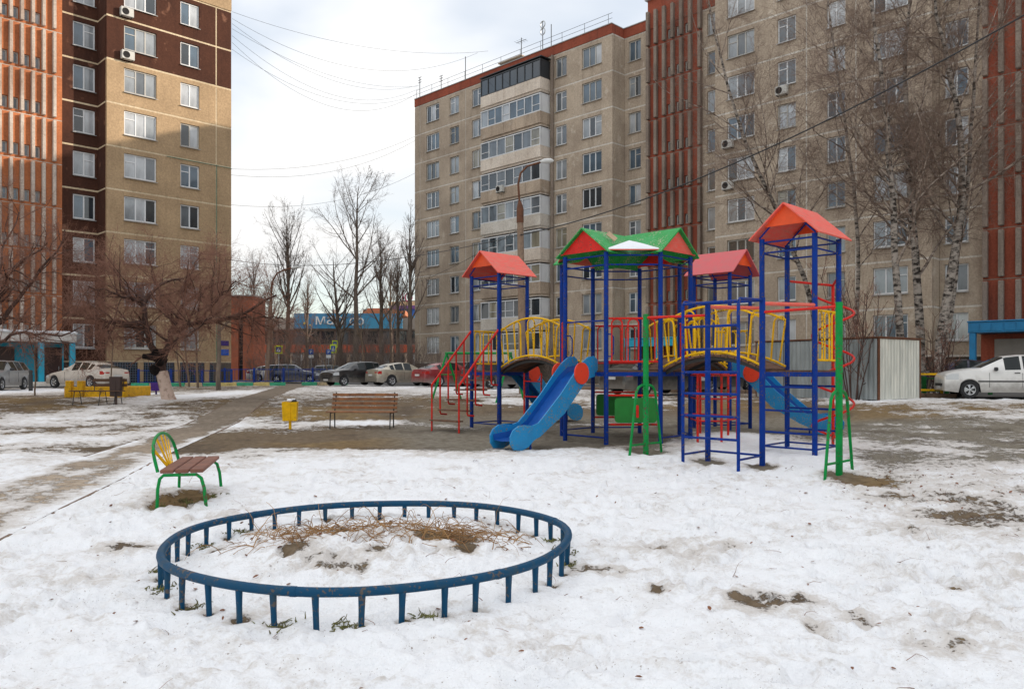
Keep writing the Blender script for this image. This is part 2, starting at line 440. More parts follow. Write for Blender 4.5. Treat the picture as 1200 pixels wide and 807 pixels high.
BLOBS = []   # (x, y, rx, ry, amount): local melt holes (negative) or snow patches (positive)
def blob(px, py, rpx, rpy, amt):
    x, y = G(px, py); x2, y2 = G(px, py - rpy * 0.999) if py - rpy > HZ + 9 else (x, y * 1.4); BLOBS.append((x, y, rpx * y / F, max(abs(y2 - y), 0.12), amt))
for a in [(915, 703, 46, 9, -.52), (955, 735, 22, 16, -.50), (880, 708, 20, 14, -0.4), (1005, 722, 20, 10, -.45), (945, 700, 20, 6, -.3), (1100, 760, 60, 14, -.28), (760, 640, 120, 10, -.2), (640, 760, 90, 16, -.18), (60, 680, 70, 14, -.25),
          (1140, 610, 60, 14, -.40), (1190, 600, 40, 20, -.34), (1060, 580, 70, 8, -.36), (700, 668, 50, 6, -.55), (215, 584, 26, 8, -1.3), (170, 525, 90, 6, -.55), (300, 515, 120, 8, -.55),
          (640, 520, 60, 5, -.4), (700, 497, 60, 4, .4), (150, 640, 40, 5, -.4), (300, 720, 30, 4, -.25), (1010, 565, 40, 5, -.5),
          (430, 496, 60, 5, .75), (600, 470, 30, 3, .5), (660, 455, 60, 4, .4), (538, 642, 18, 6, -1.1), (548, 656, 11, 5, -1.1), (450, 663, 12, 4, -.9), (345, 660, 12, 3, -.8), (500, 648, 10, 3, -.7), (400, 640, 14, 4, -.6), (250, 648, 10, 4, -.7), (770, 690, 10, 4, -.5), (860, 640, 16, 3, -.5), (1120, 690, 14, 4, -.6), (985, 556, 22, 5, -1.2), (893, 546, 20, 4, -1.2), (830, 541, 18, 4, -1.0), (757, 529, 18, 3, -1.0),
          (240, 463, 40, 5, .8), (30, 458, 60, 5, .7), (60, 490, 120, 8, .28), (60, 515, 130, 6, .3), (260, 498, 60, 6, .35), (165, 462, 20, 3, .5), (900, 530, 50, 16, .7), (860, 512, 40, 6, .55),
          (1100, 525, 80, 10, .3), (1160, 483, 60, 6, .35), (1130, 467, 90, 4, .45), (1010, 469, 60, 3, .5), (470, 452, 80, 4, .5), (570, 455, 60, 4, .4), (720, 470, 70, 5, .4), (540, 500, 30, 3, .3)]: blob(*a)

def snow_amount(x, y):
    k = x / np.maximum(y, 1.0)
    yy = y + 0.9 * fbm(x * 0.35, y * 0.35, 3)
    L_ = np.interp(yy, [0, 9, 12, 14, 17, 20, 23, 26, 30, 36, 45, 60, 400], [1.0, .97, .90, .68, .54, .46, .36, .32, .34, .40, .42, .42, .45])
    M_ = np.interp(yy, [0, 10, 12.5, 13.6, 15.0, 17, 19, 22, 26, 29, 33, 40, 50, 400], [1.05, 1.0, .97, .84, .22, .12, .16, .18, .24, .34, .34, .34, .38, .45])
    Q_ = np.interp(yy, [0, 10, 12.5, 14.5, 16, 19, 22, 26, 29, 34, 50, 400], [1.02, .98, .95, .82, .48, .20, .16, .22, .38, .42, .42, .45])
    S_ = np.interp(yy, [0, 8.0, 9.5, 11.0, 12.2, 14, 17, 20, 23, 25.5, 28, 34, 400], [.98, .90, .80, .66, .38, .32, .40, .38, .30, .36, .38, .38, .45])
    a = sstep(-.32, -.16, k); v = L_ * (1 - a) + M_ * a
    a = sstep(.16, .22, k); v = v * (1 - a) + Q_ * a
    a = sstep(.38, .46, k); v = v * (1 - a) + S_ * a
    for (bx, by, rx, ry, am) in BLOBS:
        d = ((x - bx) / rx) ** 2 + ((y - by) / ry) ** 2
        v = v + am * np.exp(-d * 0.9)
    return v
def soil_colour(x, y):
    grav = np.array([0.245, 0.218, 0.172]); brown = np.array([0.185, 0.135, 0.085]); grass = np.array([0.25, 0.165, 0.070]); dark = np.array([0.085, 0.062, 0.045])
    k = x / np.maximum(y, 1.0)
    a = (sstep(-.22, -.10, k) * sstep(10.0, 12.5, y) * (1 - sstep(20.5, 24.0, y + 1.2 * fbm(x * .3, y * .3, 3))))[:, None]
    c = brown * (1 - a) + grav * a
    h = (np.maximum(sstep(.05, .28, fbm(x * .25 + 9, y * .25, 3)), sstep(.38, .46, k) * sstep(20, 22, y)) * (1 - a[:, 0] * (1 - sstep(20, 22, y))))[:, None] * 0.85
    c = c * (1 - h) + grass * h
    h = sstep(.15, .40, fbm(x * .8 + 3, y * .8 + 40, 3))[:, None] * 0.55
    return c * (1 - h) + dark * h

ys = [2.2]
while ys[-1] < 34: ys.append(ys[-1] + max(0.014, ys[-1] ** 2 / F * 1.25))
while ys[-1] < 130: ys.append(ys[-1] + ys[-1] * 0.05)
ys += [200, 400, 900, 2000]
ys = np.array([-80, -40, -15, -6, -2, 0, 1.2, 1.8] + ys)
tt = np.linspace(-.80, .80, 620)
tt = np.concatenate([[-6, -3.5, -2.2, -1.6, -1.25, -1.05, -.92, -.85], tt, [.85, .92, 1.05, 1.25, 1.6, 2.2, 3.5, 6]])
wid = np.where(ys < 2.2, 3.0 + np.abs(np.minimum(ys, 0)) * 0.8, ys + 0.8)
X = (tt[None, :] * wid[:, None]).ravel(); Y = np.repeat(ys, len(tt))
near = sstep(60, 34, Y)
sn = snow_amount(X, Y)
pp = path_pos(X, Y)
onpath = sstep(1.15, .98, np.abs(pp)) * (Y < 60)
relief = (0.045 * fbm(X * 1.1, Y * 1.1, 3) + 0.028 * fbm(X * 2.9 + 5, Y * 2.9, 3) - 0.042 * np.abs(fbm(X * 4.6 + 2, Y * 4.6, 3)) + 0.012 * fbm(X * 12, Y * 12, 3))
rs = np.random.RandomState(3)
near_i = np.where((Y < 13.5) & (np.abs(X) < 12))[0]; nx, ny = X[near_i], Y[near_i]; dent = np.zeros(len(near_i))
tracks = []
for _ in range(170):
    px0, py0, a0 = rs.uniform(-7, 8), rs.uniform(3.0, 11.5), rs.uniform(0, 6.28)
    for s_ in range(rs.randint(5, 16)):
        a0 += rs.normal(0, .12); px0 += math.cos(a0) * .36; py0 += math.sin(a0) * .36
        sd_ = .10 if s_ % 2 else -.10
        tracks.append((px0 - math.sin(a0) * sd_, py0 + math.cos(a0) * sd_, a0 + rs.normal(0, .15)))
for (fx, fy, fa) in tracks:
    if not (2.3 < fy < 13): continue
    s_ = np.where((np.abs(nx - fx) < .35) & (np.abs(ny - fy) < .35))[0]
    dx, dy = nx[s_] - fx, ny[s_] - fy
    u = dx * math.cos(fa) + dy * math.sin(fa); w_ = -dx * math.sin(fa) + dy * math.cos(fa)
    d = (u / .15) ** 2 + (w_ / .060) ** 2; dep = rs.uniform(.018, .055)
    dent[s_] += -dep * np.exp(-d ** 1.6) + 0.30 * dep * np.exp(-((np.sqrt(d) - 1.55) / .35) ** 2)
for _ in range(2200):        # smaller pits, heel marks and crumbled lumps
    fy = 2.4 + 9.5 * rs.rand() ** 1.15; fx = rs.uniform(-.78, .78) * (fy + .8); r_ = rs.uniform(.025, .07); lo, hi = np.searchsorted(ny, [fy - 2.2 * r_, fy + 2.2 * r_])
    sl_ = slice(lo, hi); d = np.hypot(nx[sl_] - fx, (ny[sl_] - fy) * rs.uniform(.8, 1.4)) / r_
    dent[sl_] += rs.choice([-1, -1, .55]) * rs.uniform(.010, .030) * np.exp(-d ** 3)
relief[near_i] += np.clip(dent, -.085, .045) * (1 - np.exp(-((np.hypot(nx - RC[0], ny - RC[1]) - RR) / .22) ** 2))
rd = np.hypot(X - RC[0], Y - RC[1])
ring_i = np.where(np.abs(rd - RR) < .3)[0]; rx_, ry_ = X[ring_i], Y[ring_i]; hol = np.zeros(len(ring_i))
for i in range(38):
    a = 2 * math.pi * (i + .3) / 38
    d = np.hypot(rx_ - RC[0] - RR * .985 * math.cos(a), ry_ - RC[1] - RR * 1.01 * math.sin(a))
    hol += np.exp(-(d / rs.uniform(.04, .085)) ** 2) * rs.uniform(.3, 1.0)
relief[ring_i] -= .045 * hol; sn[ring_i] -= .75 * hol
mound = 0.15 * sstep(1.6, 0.3, rd) + 0.03 * fbm(X * 4.3, Y * 4.3, 3) * sstep(1.7, 1.2, rd)
depth_s = np.clip(sn, 0, 1)
Z = terrain(X, Y) + (relief * (0.35 + 0.65 * depth_s) * near + 0.035 * (sstep(.15, .75, sn) - .5) * near) * (1 - onpath) + mound - 0.02 * sstep(1.0, .94, np.abs(pp)) * (Y < 60)
inring = sstep(1.35, .6, rd)
sn = sn - inring * (0.22 + 0.55 * fbm(X * 2.2 + 1, Y * 2.2, 3))
nr, nc = len(ys), len(tt)
ii = np.arange(nr * nc).reshape(nr, nc)
Fq = np.stack([ii[:-1, :-1], ii[:-1, 1:], ii[1:, 1:], ii[1:, :-1]], -1).reshape(-1, 4)
gr = np_mesh('ground', np.c_[X, Y, Z], Fq, GROUND, attrs={'snow': sn, 'soil': soil_colour(X, Y)})
gr['kind'] = 'structure'; gr['label'] = 'courtyard ground under patchy trampled snow, bare soil and brown grass'

# footpath: a strip of asphalt, mostly under trodden snow at the near end, with flush kerb stones
def resample(P, k):
    d = np.r_[0, np.cumsum(np.hypot(*np.diff(P, axis=0).T))]; t = np.linspace(0, d[-1], k)
    return np.c_[np.interp(t, d, P[:, 0]), np.interp(t, d, P[:, 1])]
NP_ = 170
a_, b_ = resample(PL, NP_), resample(PR, NP_)
ws = np.linspace(0, 1, 15)
Px = (a_[:, None, 0] * (1 - ws) + b_[:, None, 0] * ws).ravel(); Py = (a_[:, None, 1] * (1 - ws) + b_[:, None, 1] * ws).ravel()
edge = np.tile(np.abs(ws * 2 - 1), NP_)
s_at = np.interp(Py, [0, 9, 12, 16, 19, 22, 60], [.66, .60, .54, .38, .14, -.15, -.2]) + 0.45 * (edge ** 3) * (Py < 22) + 0.25 * fbm(Px * .6, Py * .6, 3) - 0.16 * np.exp(-((edge - .35) / .3) ** 2) * (Py < 18)
pc = np.repeat(np.array([[0.235, 0.190, 0.145]]), len(Px), 0) * (1 + .25 * fbm(Px * .9, Py * .9, 3))[:, None] * np.interp(Py, [0, 10, 15, 19], [2.1, 2.0, 1.6, 1.05])[:, None]
Pz = terrain(Px, Py) + 0.006 + 0.006 * fbm(Px * 2.5, Py * 2.5, 2) - 0.004 * edge
ii = np.arange(NP_ * 15).reshape(NP_, 15)
Fq = np.stack([ii[:-1, :-1], ii[:-1, 1:], ii[1:, 1:], ii[1:, :-1]], -1).reshape(-1, 4)[:, ::-1]
fp = np_mesh('footpath', np.c_[Px, Py, Pz], Fq, GROUND, attrs={'snow': s_at, 'soil': pc})
fp['kind'] = 'structure'; fp['label'] = 'trodden asphalt footpath crossing the snow from lower left towards the road'
KERB = mat('old_kerb_concrete', hexs((134, 110, 90)), 0.9, scale=3, col2=hexs((96, 82, 72)), bump=0.3, bscale=50)
random.seed(5)
for P, sgn in ((PL, -1), (PR, 1)):
    Q = resample(P, 46)
    for i in range(45):
        p, q = Q[i], Q[i + 1]
        if p[1] < 6.2 or (random.random() < .6 and p[1] < 17): continue
        d = np.array(q) - np.array(p); d /= np.hypot(*d)
        p = np.array(p) + d * .012; q = np.array(q) - d * .012
        dz = random.uniform(-.012, .006)
        MB().beam((p[0], p[1], tz(*p) - .046 + dz), (q[0], q[1], tz(*q) - .046 + dz), .045, .10, bev=.008).build('kerb_stone', KERB, fp)

def road(name, poly_a, poly_b, n, label):
    a, b = resample(np.array(poly_a, float), n), resample(np.array(poly_b, float), n)
    w = np.linspace(0, 1, 9)
    x = (a[:, None, 0] * (1 - w) + b[:, None, 0] * w).ravel(); y = (a[:, None, 1] * (1 - w) + b[:, None, 1] * w).ravel()
    i_ = np.arange(n * 9).reshape(n, 9)
    f = np.stack([i_[:-1, :-1], i_[:-1, 1:], i_[1:, 1:], i_[1:, :-1]], -1).reshape(-1, 4)
    z = terrain(x, y) + 0.03
    V_ = np.c_[x, y, z]
    n0 = np.cross(V_[f[0, 1]] - V_[f[0, 0]], V_[f[0, 2]] - V_[f[0, 0]])
    if n0[2] < 0: f = f[:, ::-1]
    o = np_mesh(name, V_, f, ASPH); o['kind'] = 'structure'; o['label'] = label
    return o
# drive in front of the right-hand block (runs along its facade) and drive in front of the left-hand block
road('road', [(-20, 64.5), (0, 44), (16, 28.9), (50, -5)], [(-14, 72), (8, 50.5), (26, 33), (60, 0)], 60, 'asphalt drive with parked cars in front of the right apartment block')
road('road', [(-46, 26), (-20.5, 50.4)], [(-50, 32), (-25.4, 55.0)], 30, 'asphalt drive in front of the left apartment block')
road('road', [(-60, 72.5), (60, 90)], [(-60, 80), (60, 97)], 30, 'street beyond the courtyard in front of the low shops')

# ------------------------------------------------------------------ apartment blocks
def rect_panel(u0, u1, z0, z1, holes, depth=0.035, reveal=0.16):
    """wall panel mesh, front at y=0, with rectangular openings that have reveals"""
    us = sorted(set([u0, u1] + [h[0] for h in holes] + [h[1] for h in holes]))
    zs = sorted(set([z0, z1] + [h[2] for h in holes] + [h[3] for h in holes]))
    mb = MB()
    inside = lambda u, z: any(h[0] < u < h[1] and h[2] < z < h[3] for h in holes)
    for i in range(len(us) - 1):
        for j in range(len(zs) - 1):
            if inside((us[i] + us[i + 1]) / 2, (zs[j] + zs[j + 1]) / 2): continue
            mb.add([(us[i], 0, zs[j]), (us[i + 1], 0, zs[j]), (us[i + 1], 0, zs[j + 1]), (us[i], 0, zs[j + 1])], [(0, 1, 2, 3)])
    def rim(a, b, c, d, dep, flip):
        q = [(a, 0, c), (b, 0, c), (b, 0, d), (a, 0, d)]
        for k in range(4):
            p, r = q[k], q[(k + 1) % 4]
            f = [p, r, (r[0], dep, r[2]), (p[0], dep, p[2])]
            mb.add(f, [(0, 1, 2, 3) if flip else (3, 2, 1, 0)])
    rim(u0, u1, z0, z1, depth, False)
    for h in holes: rim(h[0], h[1], h[2], h[3], reveal, True)
    return mb
MESHC = {}
def shared(key, fn):
    if key not in MESHC: MESHC[key] = fn()
    return MESHC[key]
def mesh_of(mb, name, mats, smooth=None):
    me = bpy.data.meshes.new(name); me.from_pydata(mb.v, [], mb.f)
    if not isinstance(mats, (list, tuple)): mats = [mats]
    for m in mats: me.materials.append(m)
    if len(mats) > 1: me.polygons.foreach_set('material_index', mb.m)
    if smooth is not None: me.shade_smooth(); me.set_sharp_from_angle(angle=R(smooth))
    me.update(); return me

def window(parent, u, z, w, h, y, rnd, npane, tone=None, frame=None, sill=True):
    """frame (part) with a tin sill; each pane a sub-part. y = depth of the frame front"""
    fr = frame or (WHITEFR if rnd.random() < .72 else WOODFR)
    t = 0.075
    pat = rnd.choice([0, 0, 1, 2]) if npane > 1 else 0
    key = ('win', round(w, 2), round(h, 2), npane, pat, fr.name, sill)
    xs = [-w / 2 + w * i / npane for i in range(npane + 1)]
    if npane == 3: xs[1] = -w / 2 + w * .36; xs[2] = -w / 2 + w * .66
    def mk():
        mb = MB()
        mb.box((0, .035, h / 2 - t / 2), (w, .07, t)); mb.box((0, .035, -h / 2 + t / 2), (w, .07, t))
        for s_ in (-1, 1): mb.box((s_ * (w / 2 - t / 2), .035, 0), (t, .07, h - 2 * t))
        for x in xs[1:-1]: mb.box((x, .03, 0), (t * 1.15, .06, h - 2 * t))
        if pat:
            i0 = 0 if pat == 1 else npane - 1
            mb.box(((xs[i0] + xs[i0 + 1]) / 2, .033, h * .18), (xs[i0 + 1] - xs[i0] - t * 1.2, .045, t * .7))
        if sill:
            mb.add([(-w / 2 - .05, -.22, -h / 2 - .05), (w / 2 + .05, -.22, -h / 2 - .05), (w / 2 + .05, .04, -h / 2 + .012), (-w / 2 - .05, .04, -h / 2 + .012),
                    (-w / 2 - .05, -.22, -h / 2 - .085), (w / 2 + .05, -.22, -h / 2 - .085)], [(0, 1, 2, 3), (4, 5, 1, 0)], 1)
        return mesh_of(mb, 'window', [fr, SILL])
    o = link('window', shared(key, mk), parent, (u, y, z))
    base = tone if tone is not None else rnd.choice(TONES)
    for i in range(npane):
        g = base if rnd.random() < .62 else rnd.choice([0, 1, 2, 3, 5])
        pw, ph = xs[i + 1] - xs[i] - t * .9, h - 2 * t + .01
        def mkp():
            mb = MB(); mb.add([(-pw / 2, 0, -ph / 2), (pw / 2, 0, -ph / 2), (pw / 2, 0, ph / 2), (-pw / 2, 0, ph / 2)], [(0, 1, 2, 3)]); return mesh_of(mb, 'pane', GL[g])
        link('pane', shared(('pane', round(pw, 2), round(ph, 2), g), mkp), o, ((xs[i] + xs[i + 1]) / 2, .045, 0))
    return o

def u_of(px, root, rz, s):
    """coordinate along a facade (local x) where the sight line of a pixel column meets the plane local y = s"""
    d = Vector(((px - 600) / F, 1.0)); ex = Vector((math.cos(rz), math.sin(rz))); ey = Vector((-math.sin(rz), math.cos(rz)))
    o = Vector(root[:2]); k = (s + o.dot(ey)) / d.dot(ey)
    return (d * k - o).dot(ex)

FH = 2.8
TONES = [0, 1, 1, 1, 5, 5, 2, 3, 3, 4]
def facade(B, sections, zj, nfl, rnd, wall, joint, thick=11.0):
    """panelled sections: dict(id,u0,u1,s,cuts,wins=[(u0,u1,npane)],mat(k,i)); zj height of the lowest joint"""
    for sc in sections:
        u0, u1, s = sc['u0'], sc['u1'], sc['s']
        MB().box(((u0 + u1) / 2, s + .24 + thick / 2, (zj + nfl * FH) / 2 - .2), (u1 - u0 - .006, thick, zj + nfl * FH + .4)).build('wall', sc.get('core', PLINTH), B)
        wh = sc.get('wh', (0.82, 0.76))
        cuts = sc.get('cuts', []); us = [u0] + cuts + [u1]
        for k in range(nfl):
            zc = zj + k * FH + 1.64
            for i in range(len(us) - 1):
                ua, ub = us[i] + (.05 if i else .0), us[i + 1] - (.05 if i < len(us) - 2 else .0)
                ws_ = [w for w in sc['wins'] if ua < (w[0] + w[1]) / 2 < ub]
                holes = [(w[0], w[1], 1.64 - wh[1], 1.64 + wh[0]) for w in ws_]
                m = sc['mat'](k, i) if sc.get('mat') else wall
                me = shared((B.name, sc['id'], i, m.name), lambda: mesh_of(rect_panel(ua, ub, .06, FH - .06, holes, .23, .2), 'wall_panel', m))
                link('wall_panel', me, B, (0, s, zj + k * FH))
            for w in sc['wins']:
                if sc.get('skip') and sc['skip'](k, w): continue
                window(B, (w[0] + w[1]) / 2, zc + (wh[0] - wh[1]) / 2, w[1] - w[0] - .02, wh[0] + wh[1] - .02, s + .10, rnd, w[2])
        for k in range(nfl + 1):
            jt = sc['joint'](k) if sc.get('joint') else joint
            MB().box(((u0 + u1) / 2, s + .11, zj + k * FH), (u1 - u0 - .01, .19, .13)).build('joint', jt, B)
        for c in cuts:
            MB().box((c, s + .117, zj + nfl * FH / 2), (.11, .19, nfl * FH - .1)).build('joint', joint, B)
def return_panels(B, u, s0, s1, zj, nfl, face, mfun, joint):
    """short wall between two planes of the facade; face +1 looks along +x, -1 along -x"""
    w = s1 - s0
    for k in range(nfl):
        m = mfun(k)
        me = shared((B.name, 'ret', u, m.name), lambda: mesh_of(rect_panel(.0, w, .06, FH - .06, [], .06, .1), 'wall_panel', m))
        link('wall_panel', me, B, (u + .03 * face, s0 if face > 0 else s1, zj + k * FH), R(90) * face)
    for k in range(nfl + 1):
        MB().box((u + .012 * face, (s0 + s1) / 2, zj + k * FH), (.03, w - .01, .10)).build('joint', joint, B)

def stair_section(B, u0, u1, s, zj, nfl, fins, panel_m, fin_m, winspec, rnd, thick=11.0, fin_w=.26, fin_d=.30, zlow=0.0):
    """stairwell bay: storey-high coloured panels with upright fins and a band of small windows at each landing"""
    MB().box(((u0 + u1) / 2, s + .24 + thick / 2, (zj + nfl * FH) / 2), (u1 - u0 - .006, thick, zj + nfl * FH + .05)).build('wall', DARKIN, B)
    wu = winspec                                   # window openings between fins
    me = shared((B.name, 'stair', u0), lambda: mesh_of(rect_panel(u0, u1, .03, FH - .03, [(a, b, .18, .92) for a, b in wu], .23, .2), 'wall_panel', panel_m))
    fm = shared((B.name, 'fin', u0), lambda: mesh_of(MB().box((0, -fin_d / 2, FH / 2), (fin_w, fin_d, FH - .22), bev=.03), 'fin', fin_m))
    for k in range(nfl):
        z = zj + k * FH
        if z + FH < zlow: continue
        link('wall_panel', me, B, (0, s, z))
        for f in fins:
            link('fin', fm, B, (f, s - .003, z))
        MB().box(((u0 + u1) / 2, s + .11, z), (u1 - u0 - .01, .2, .07)).build('joint', fin_m, B)
        for a, b in wu:
            window(B, (a + b) / 2, z + .55, b - a - .02, .72, s + .12, rnd, 1, tone=rnd.choice([0, 5, 5, 1]), frame=WOODFR, sill=False)

# ---- right-hand block
rnd = random.Random(11)
BR_RZ = R(-45.0)
BRo = (-9.62, 79.42, 0.75)
BR = empty('apartment_building', BRo, BR_RZ)
tag(BR, 'long nine-storey concrete panel block with red stairwell bays on the right', 'building')
ZJR = 1.80
ur = lambda px, s=0.0: u_of(px, BRo, BR_RZ, s)
W_ = lambda a, b, n, s=0.0: (ur(a, s), ur(b, s), n)
S1 = 1.5
uc = ur(717.6)                     # corner of the first block
uf = ur(838)                       # corner where the second block steps forward
ustA, ustB = ur(760, S1), ur(823, S1)
ue = ur(1092)
S3 = 1.2
ust2 = ur(1153, S3)
secs = [
    dict(id=1, u0=0, u1=uc, s=0, cuts=[ur(492), ur(545.5), ur(640)], wins=[W_(499.5, 514.6, 3), W_(527, 537.7, 2), W_(553, 566, 2), W_(651, 664, 2), W_(682, 705, 3)]),
    dict(id=2, u0=uc + .05, u1=ustA, s=S1, cuts=[], wins=[W_(736.7, 751, 2, S1)]),
    dict(id=3, u0=ustB, u1=uf, s=S1, cuts=[], wins=[(ur(829, S1), ur(829, S1) + .75, 1)]),
    dict(id=4, u0=uf + .0, u1=ue, s=0, cuts=[ur(945), ur(1003)], wins=[W_(852, 884, 3), W_(911, 932.7, 2), W_(968.8, 990.7, 2), W_(1023, 1064, 3)]),
    dict(id=5, u0=ue + .05, u1=ust2, s=S3, cuts=[], wins=[W_(1107, 1135, 2, S3)]),
]
facade(BR, secs, ZJR, 9, rnd, CONC, JOINT)
return_panels(BR, uc, 0.24, S1 + .2, ZJR, 9, 1, lambda k: CONC, JOINT)
return_panels(BR, ue, 0.24, S3 + .2, ZJR, 9, 1, lambda k: CONC, JOINT)
us_ = [ustA + (ustB - ustA) * t for t in (.02, .17, .33, .49, .65, .81, .98)]
stair_section(BR, ustA, ustB, S1 - .05, ZJR - 1.4, 10, us_, REDP, FIN, [(us_[i] + .20, us_[i + 1] - .20) for i in (2, 3, 4)], rnd)
usx = ust2 + 5.2
us2 = [ust2 + 5.2 * t for t in (.03, .18, .34, .5, .66, .82, .97)]
stair_section(BR, ust2, usx, S3 - .2, ZJR - 1.4, 10, us2, REDP, FIN, [(us2[i] + .20, us2[i + 1] - .20) for i in (2, 3, 4)], rnd)
# the block goes on to the right, out of the picture
facade(BR, [dict(id=6, u0=usx, u1=usx + 9, s=S3, cuts=[usx + 3], wins=[(usx + .9, usx + 2.2, 2), (usx + 4, usx + 6.2, 3), (usx + 7, usx + 8.3, 2)])], ZJR, 9, rnd, CONC, JOINT)
MB().box((usx + 9 + 30, 6, 14), (60, 12, 29.0)).build('wall', CONC, BR)
MB().box((uc / 2, .2 + 5.5, .0), (uc - .1, 11.0, .2)).build('plinth', PLINTH, BR)
# parapets and roof
zt = ZJR + 9 * FH
for (a, b, s, m) in ((0, uc, 0, REDP), (uc + .02, ustA, S1, REDP), (ustB, uf, S1, REDP), (uf, ue, 0, CONC), (ue + .02, ust2, S3, CONC)):
    MB().box(((a + b) / 2, s + 5.6, zt + .42), (b - a - .01, 11.3, .74)).build('parapet', m, BR)
    MB().box(((a + b) / 2, s + 5.6, zt + .82), (b - a + .02, 11.42, .06)).build('coping', SILL, BR)
MB().box(((ustA + ustB) / 2, S1 + 5.4, zt + 1.1), (ustB - ustA, 11, 2.2)).build('stair_head', REDP, BR)
MB().box(((ustA + ustB) / 2, S1 + 5.4, zt + 2.25), (ustB - ustA + .3, 11.4, .1)).build('coping', SILL, BR)
MB().box(((ust2 + usx) / 2, S3 + 5.4, zt + 1.1), (5.2, 11, 2.2)).build('stair_head', REDP, BR)
mb = MB()
for z_ in (.45, .85): mb.tube([(0.1, .12, zt + .85 + z_), (uc - .1, .12, zt + .85 + z_)], .016, 5)
u_ = .1
while u_ < uc: mb.tube([(u_, .12, zt + .8), (u_, .12, zt + 1.72)], .018, 5); u_ += 2.4
mb.build('roof_railing', IRON, BR)
MB().box((11.8, 2.6, zt + 1.3), (2.0, 1.6, 1.0)).box((11.8, 2.6, zt + 1.95), (2.9, 2.3, .10)).build('roof_vent', CONC, BR)
# loggias: a stack of nine, each a slab with a ribbed front, glazing frame and panes
PR_ = 1.15
ub0, ub1 = ur(564, -PR_), ur(634, -PR_)
SLAB2 = wall_mat('weathered_balcony_panel', hexs((188, 170, 150)), hexs((138, 122, 108)), hexs((206, 194, 180)), 0.9)
BTONE = [[0, 0, 5], [0, 5, 0, 4], [0, 4, 5], [0, 5, 3, 4], [4, 5, 3, 0], [0, 0, 4, 5], [4, 0, 3, 5], [2, 3, 1, 1]]
DARKFR = mat('dark_balcony_frame', (0.03, 0.033, 0.037), 0.5)
for k in range(9):
    z = ZJR + k * FH - .06
    mb = MB()
    mb.box(((ub0 + ub1) / 2, -PR_ / 2 - .02, z - .08), (ub1 - ub0 - .1, PR_ - .06, .16))
    mb.box(((ub0 + ub1) / 2, -PR_ - .04, z + .46), (ub1 - ub0, .09, .98))
    for s_ in (ub0 + .05, ub1 - .05): mb.box((s_, -PR_ / 2 - .01, z + .46), (.09, PR_ - .04, .96))
    for j in range(1, 5): mb.box((ub0 + (ub1 - ub0) * j / 5, -PR_ - .09, z + .42), (.03, .02, 1.02))
    mb.box(((ub0 + ub1) / 2, -PR_ - .092, z + .02), (ub1 - ub0 - .2, .02, .05))
    bal = mb.build('balcony', [SLAB, JOINT, SLAB2, SLAB, JOINT, SLAB2, SLAB, SLAB2, SLAB][k], BR)
    fm = DARKFR if k == 8 else WHITEFR
    nP = 8 if k in (8, 7) else 7
    if k == 0: nP = 5
    g = MB(); zb_, zt_ = z + .99, z + 2.40
    for zz in (zb_, zt_): g.box(((ub0 + ub1) / 2, -PR_ - .04, zz), (ub1 - ub0 + .02, .10, .09))
    for j in range(nP + 1): g.box((ub0 + .05 + (ub1 - ub0 - .1) * j / nP, -PR_ - .04, (zb_ + zt_) / 2), (.075, .085, zt_ - zb_ - .09))
    for s_ in (ub0 + .04, ub1 - .04):
        for zz in (zb_, zt_): g.box((s_, -PR_ / 2, zz), (.08, PR_ - .02, .09))
        if s_ > ub0 + 1: g.box((s_, -PR_ / 2, (zb_ + zt_) / 2), (.05, PR_ - .1, zt_ - zb_ - .1))
    if k != 8:
        for j in range(nP):
            if rnd.random() < .5: g.box((ub0 + .05 + (ub1 - ub0 - .1) * (j + .5) / nP, -PR_ - .04, zb_ + .55), ((ub1 - ub0) / nP - .1, .06, .05))
    g.build('glazing_frame', fm, bal)
    for j in range(nP):
        a = ub0 + .05 + (ub1 - ub0 - .1) * j / nP; b = a + (ub1 - ub0 - .1) / nP
        p = MB().add([(a + .04, -PR_ - .03, zb_ + .05), (b - .04, -PR_ - .03, zb_ + .05), (b - .04, -PR_ - .03, zt_ - .05), (a + .04, -PR_ - .03, zt_ - .05)], [(0, 1, 2, 3)])
        p.build('pane', GL[0] if k == 8 else GL[rnd.choice(BTONE[k])], bal)
    for s_ in (ub0 + .05,):
        MB().add([(s_, -PR_, zb_ + .05), (s_, -.02, zb_ + .05), (s_, -.02, zt_ - .05), (s_, -PR_, zt_ - .05)], [(3, 2, 1, 0)]).build('pane', GL[5], bal)
    MB().box(((ub0 + ub1) / 2, -.01, z + 1.3), (ub1 - ub0 - .3, .03, 2.3)).build('inner_wall', PLINTH, bal)
    MB().box(((ub0 + ub1) / 2, -PR_ / 2 - .03, z + 2.62), (ub1 - ub0 + (.25 if k == 8 else -.1), PR_ + (.2 if k == 8 else -.1), .07)).build('ceiling', DARKFR if k == 8 else SLAB, bal)
MB().tube([(ub1 + .35, -.18, 1.0), (ub1 + .35, -.18, zt)], .10, 8).build('drain_pipe', FIN, BR, 40)
# basement strip with low windows
for a, b in ((486.6, 715), (842, 1085)):
    MB().box(((ur(a) + ur(b)) / 2, .12, .88), (ur(b) - ur(a), .3, 1.70)).build('plinth', PLINTH, BR)
def wall_to_world(B, rz, u, y, z):
    v = Matrix.Rotation(rz, 3, 'Z') @ Vector((u, y, z)); return Vector(B.location) + v

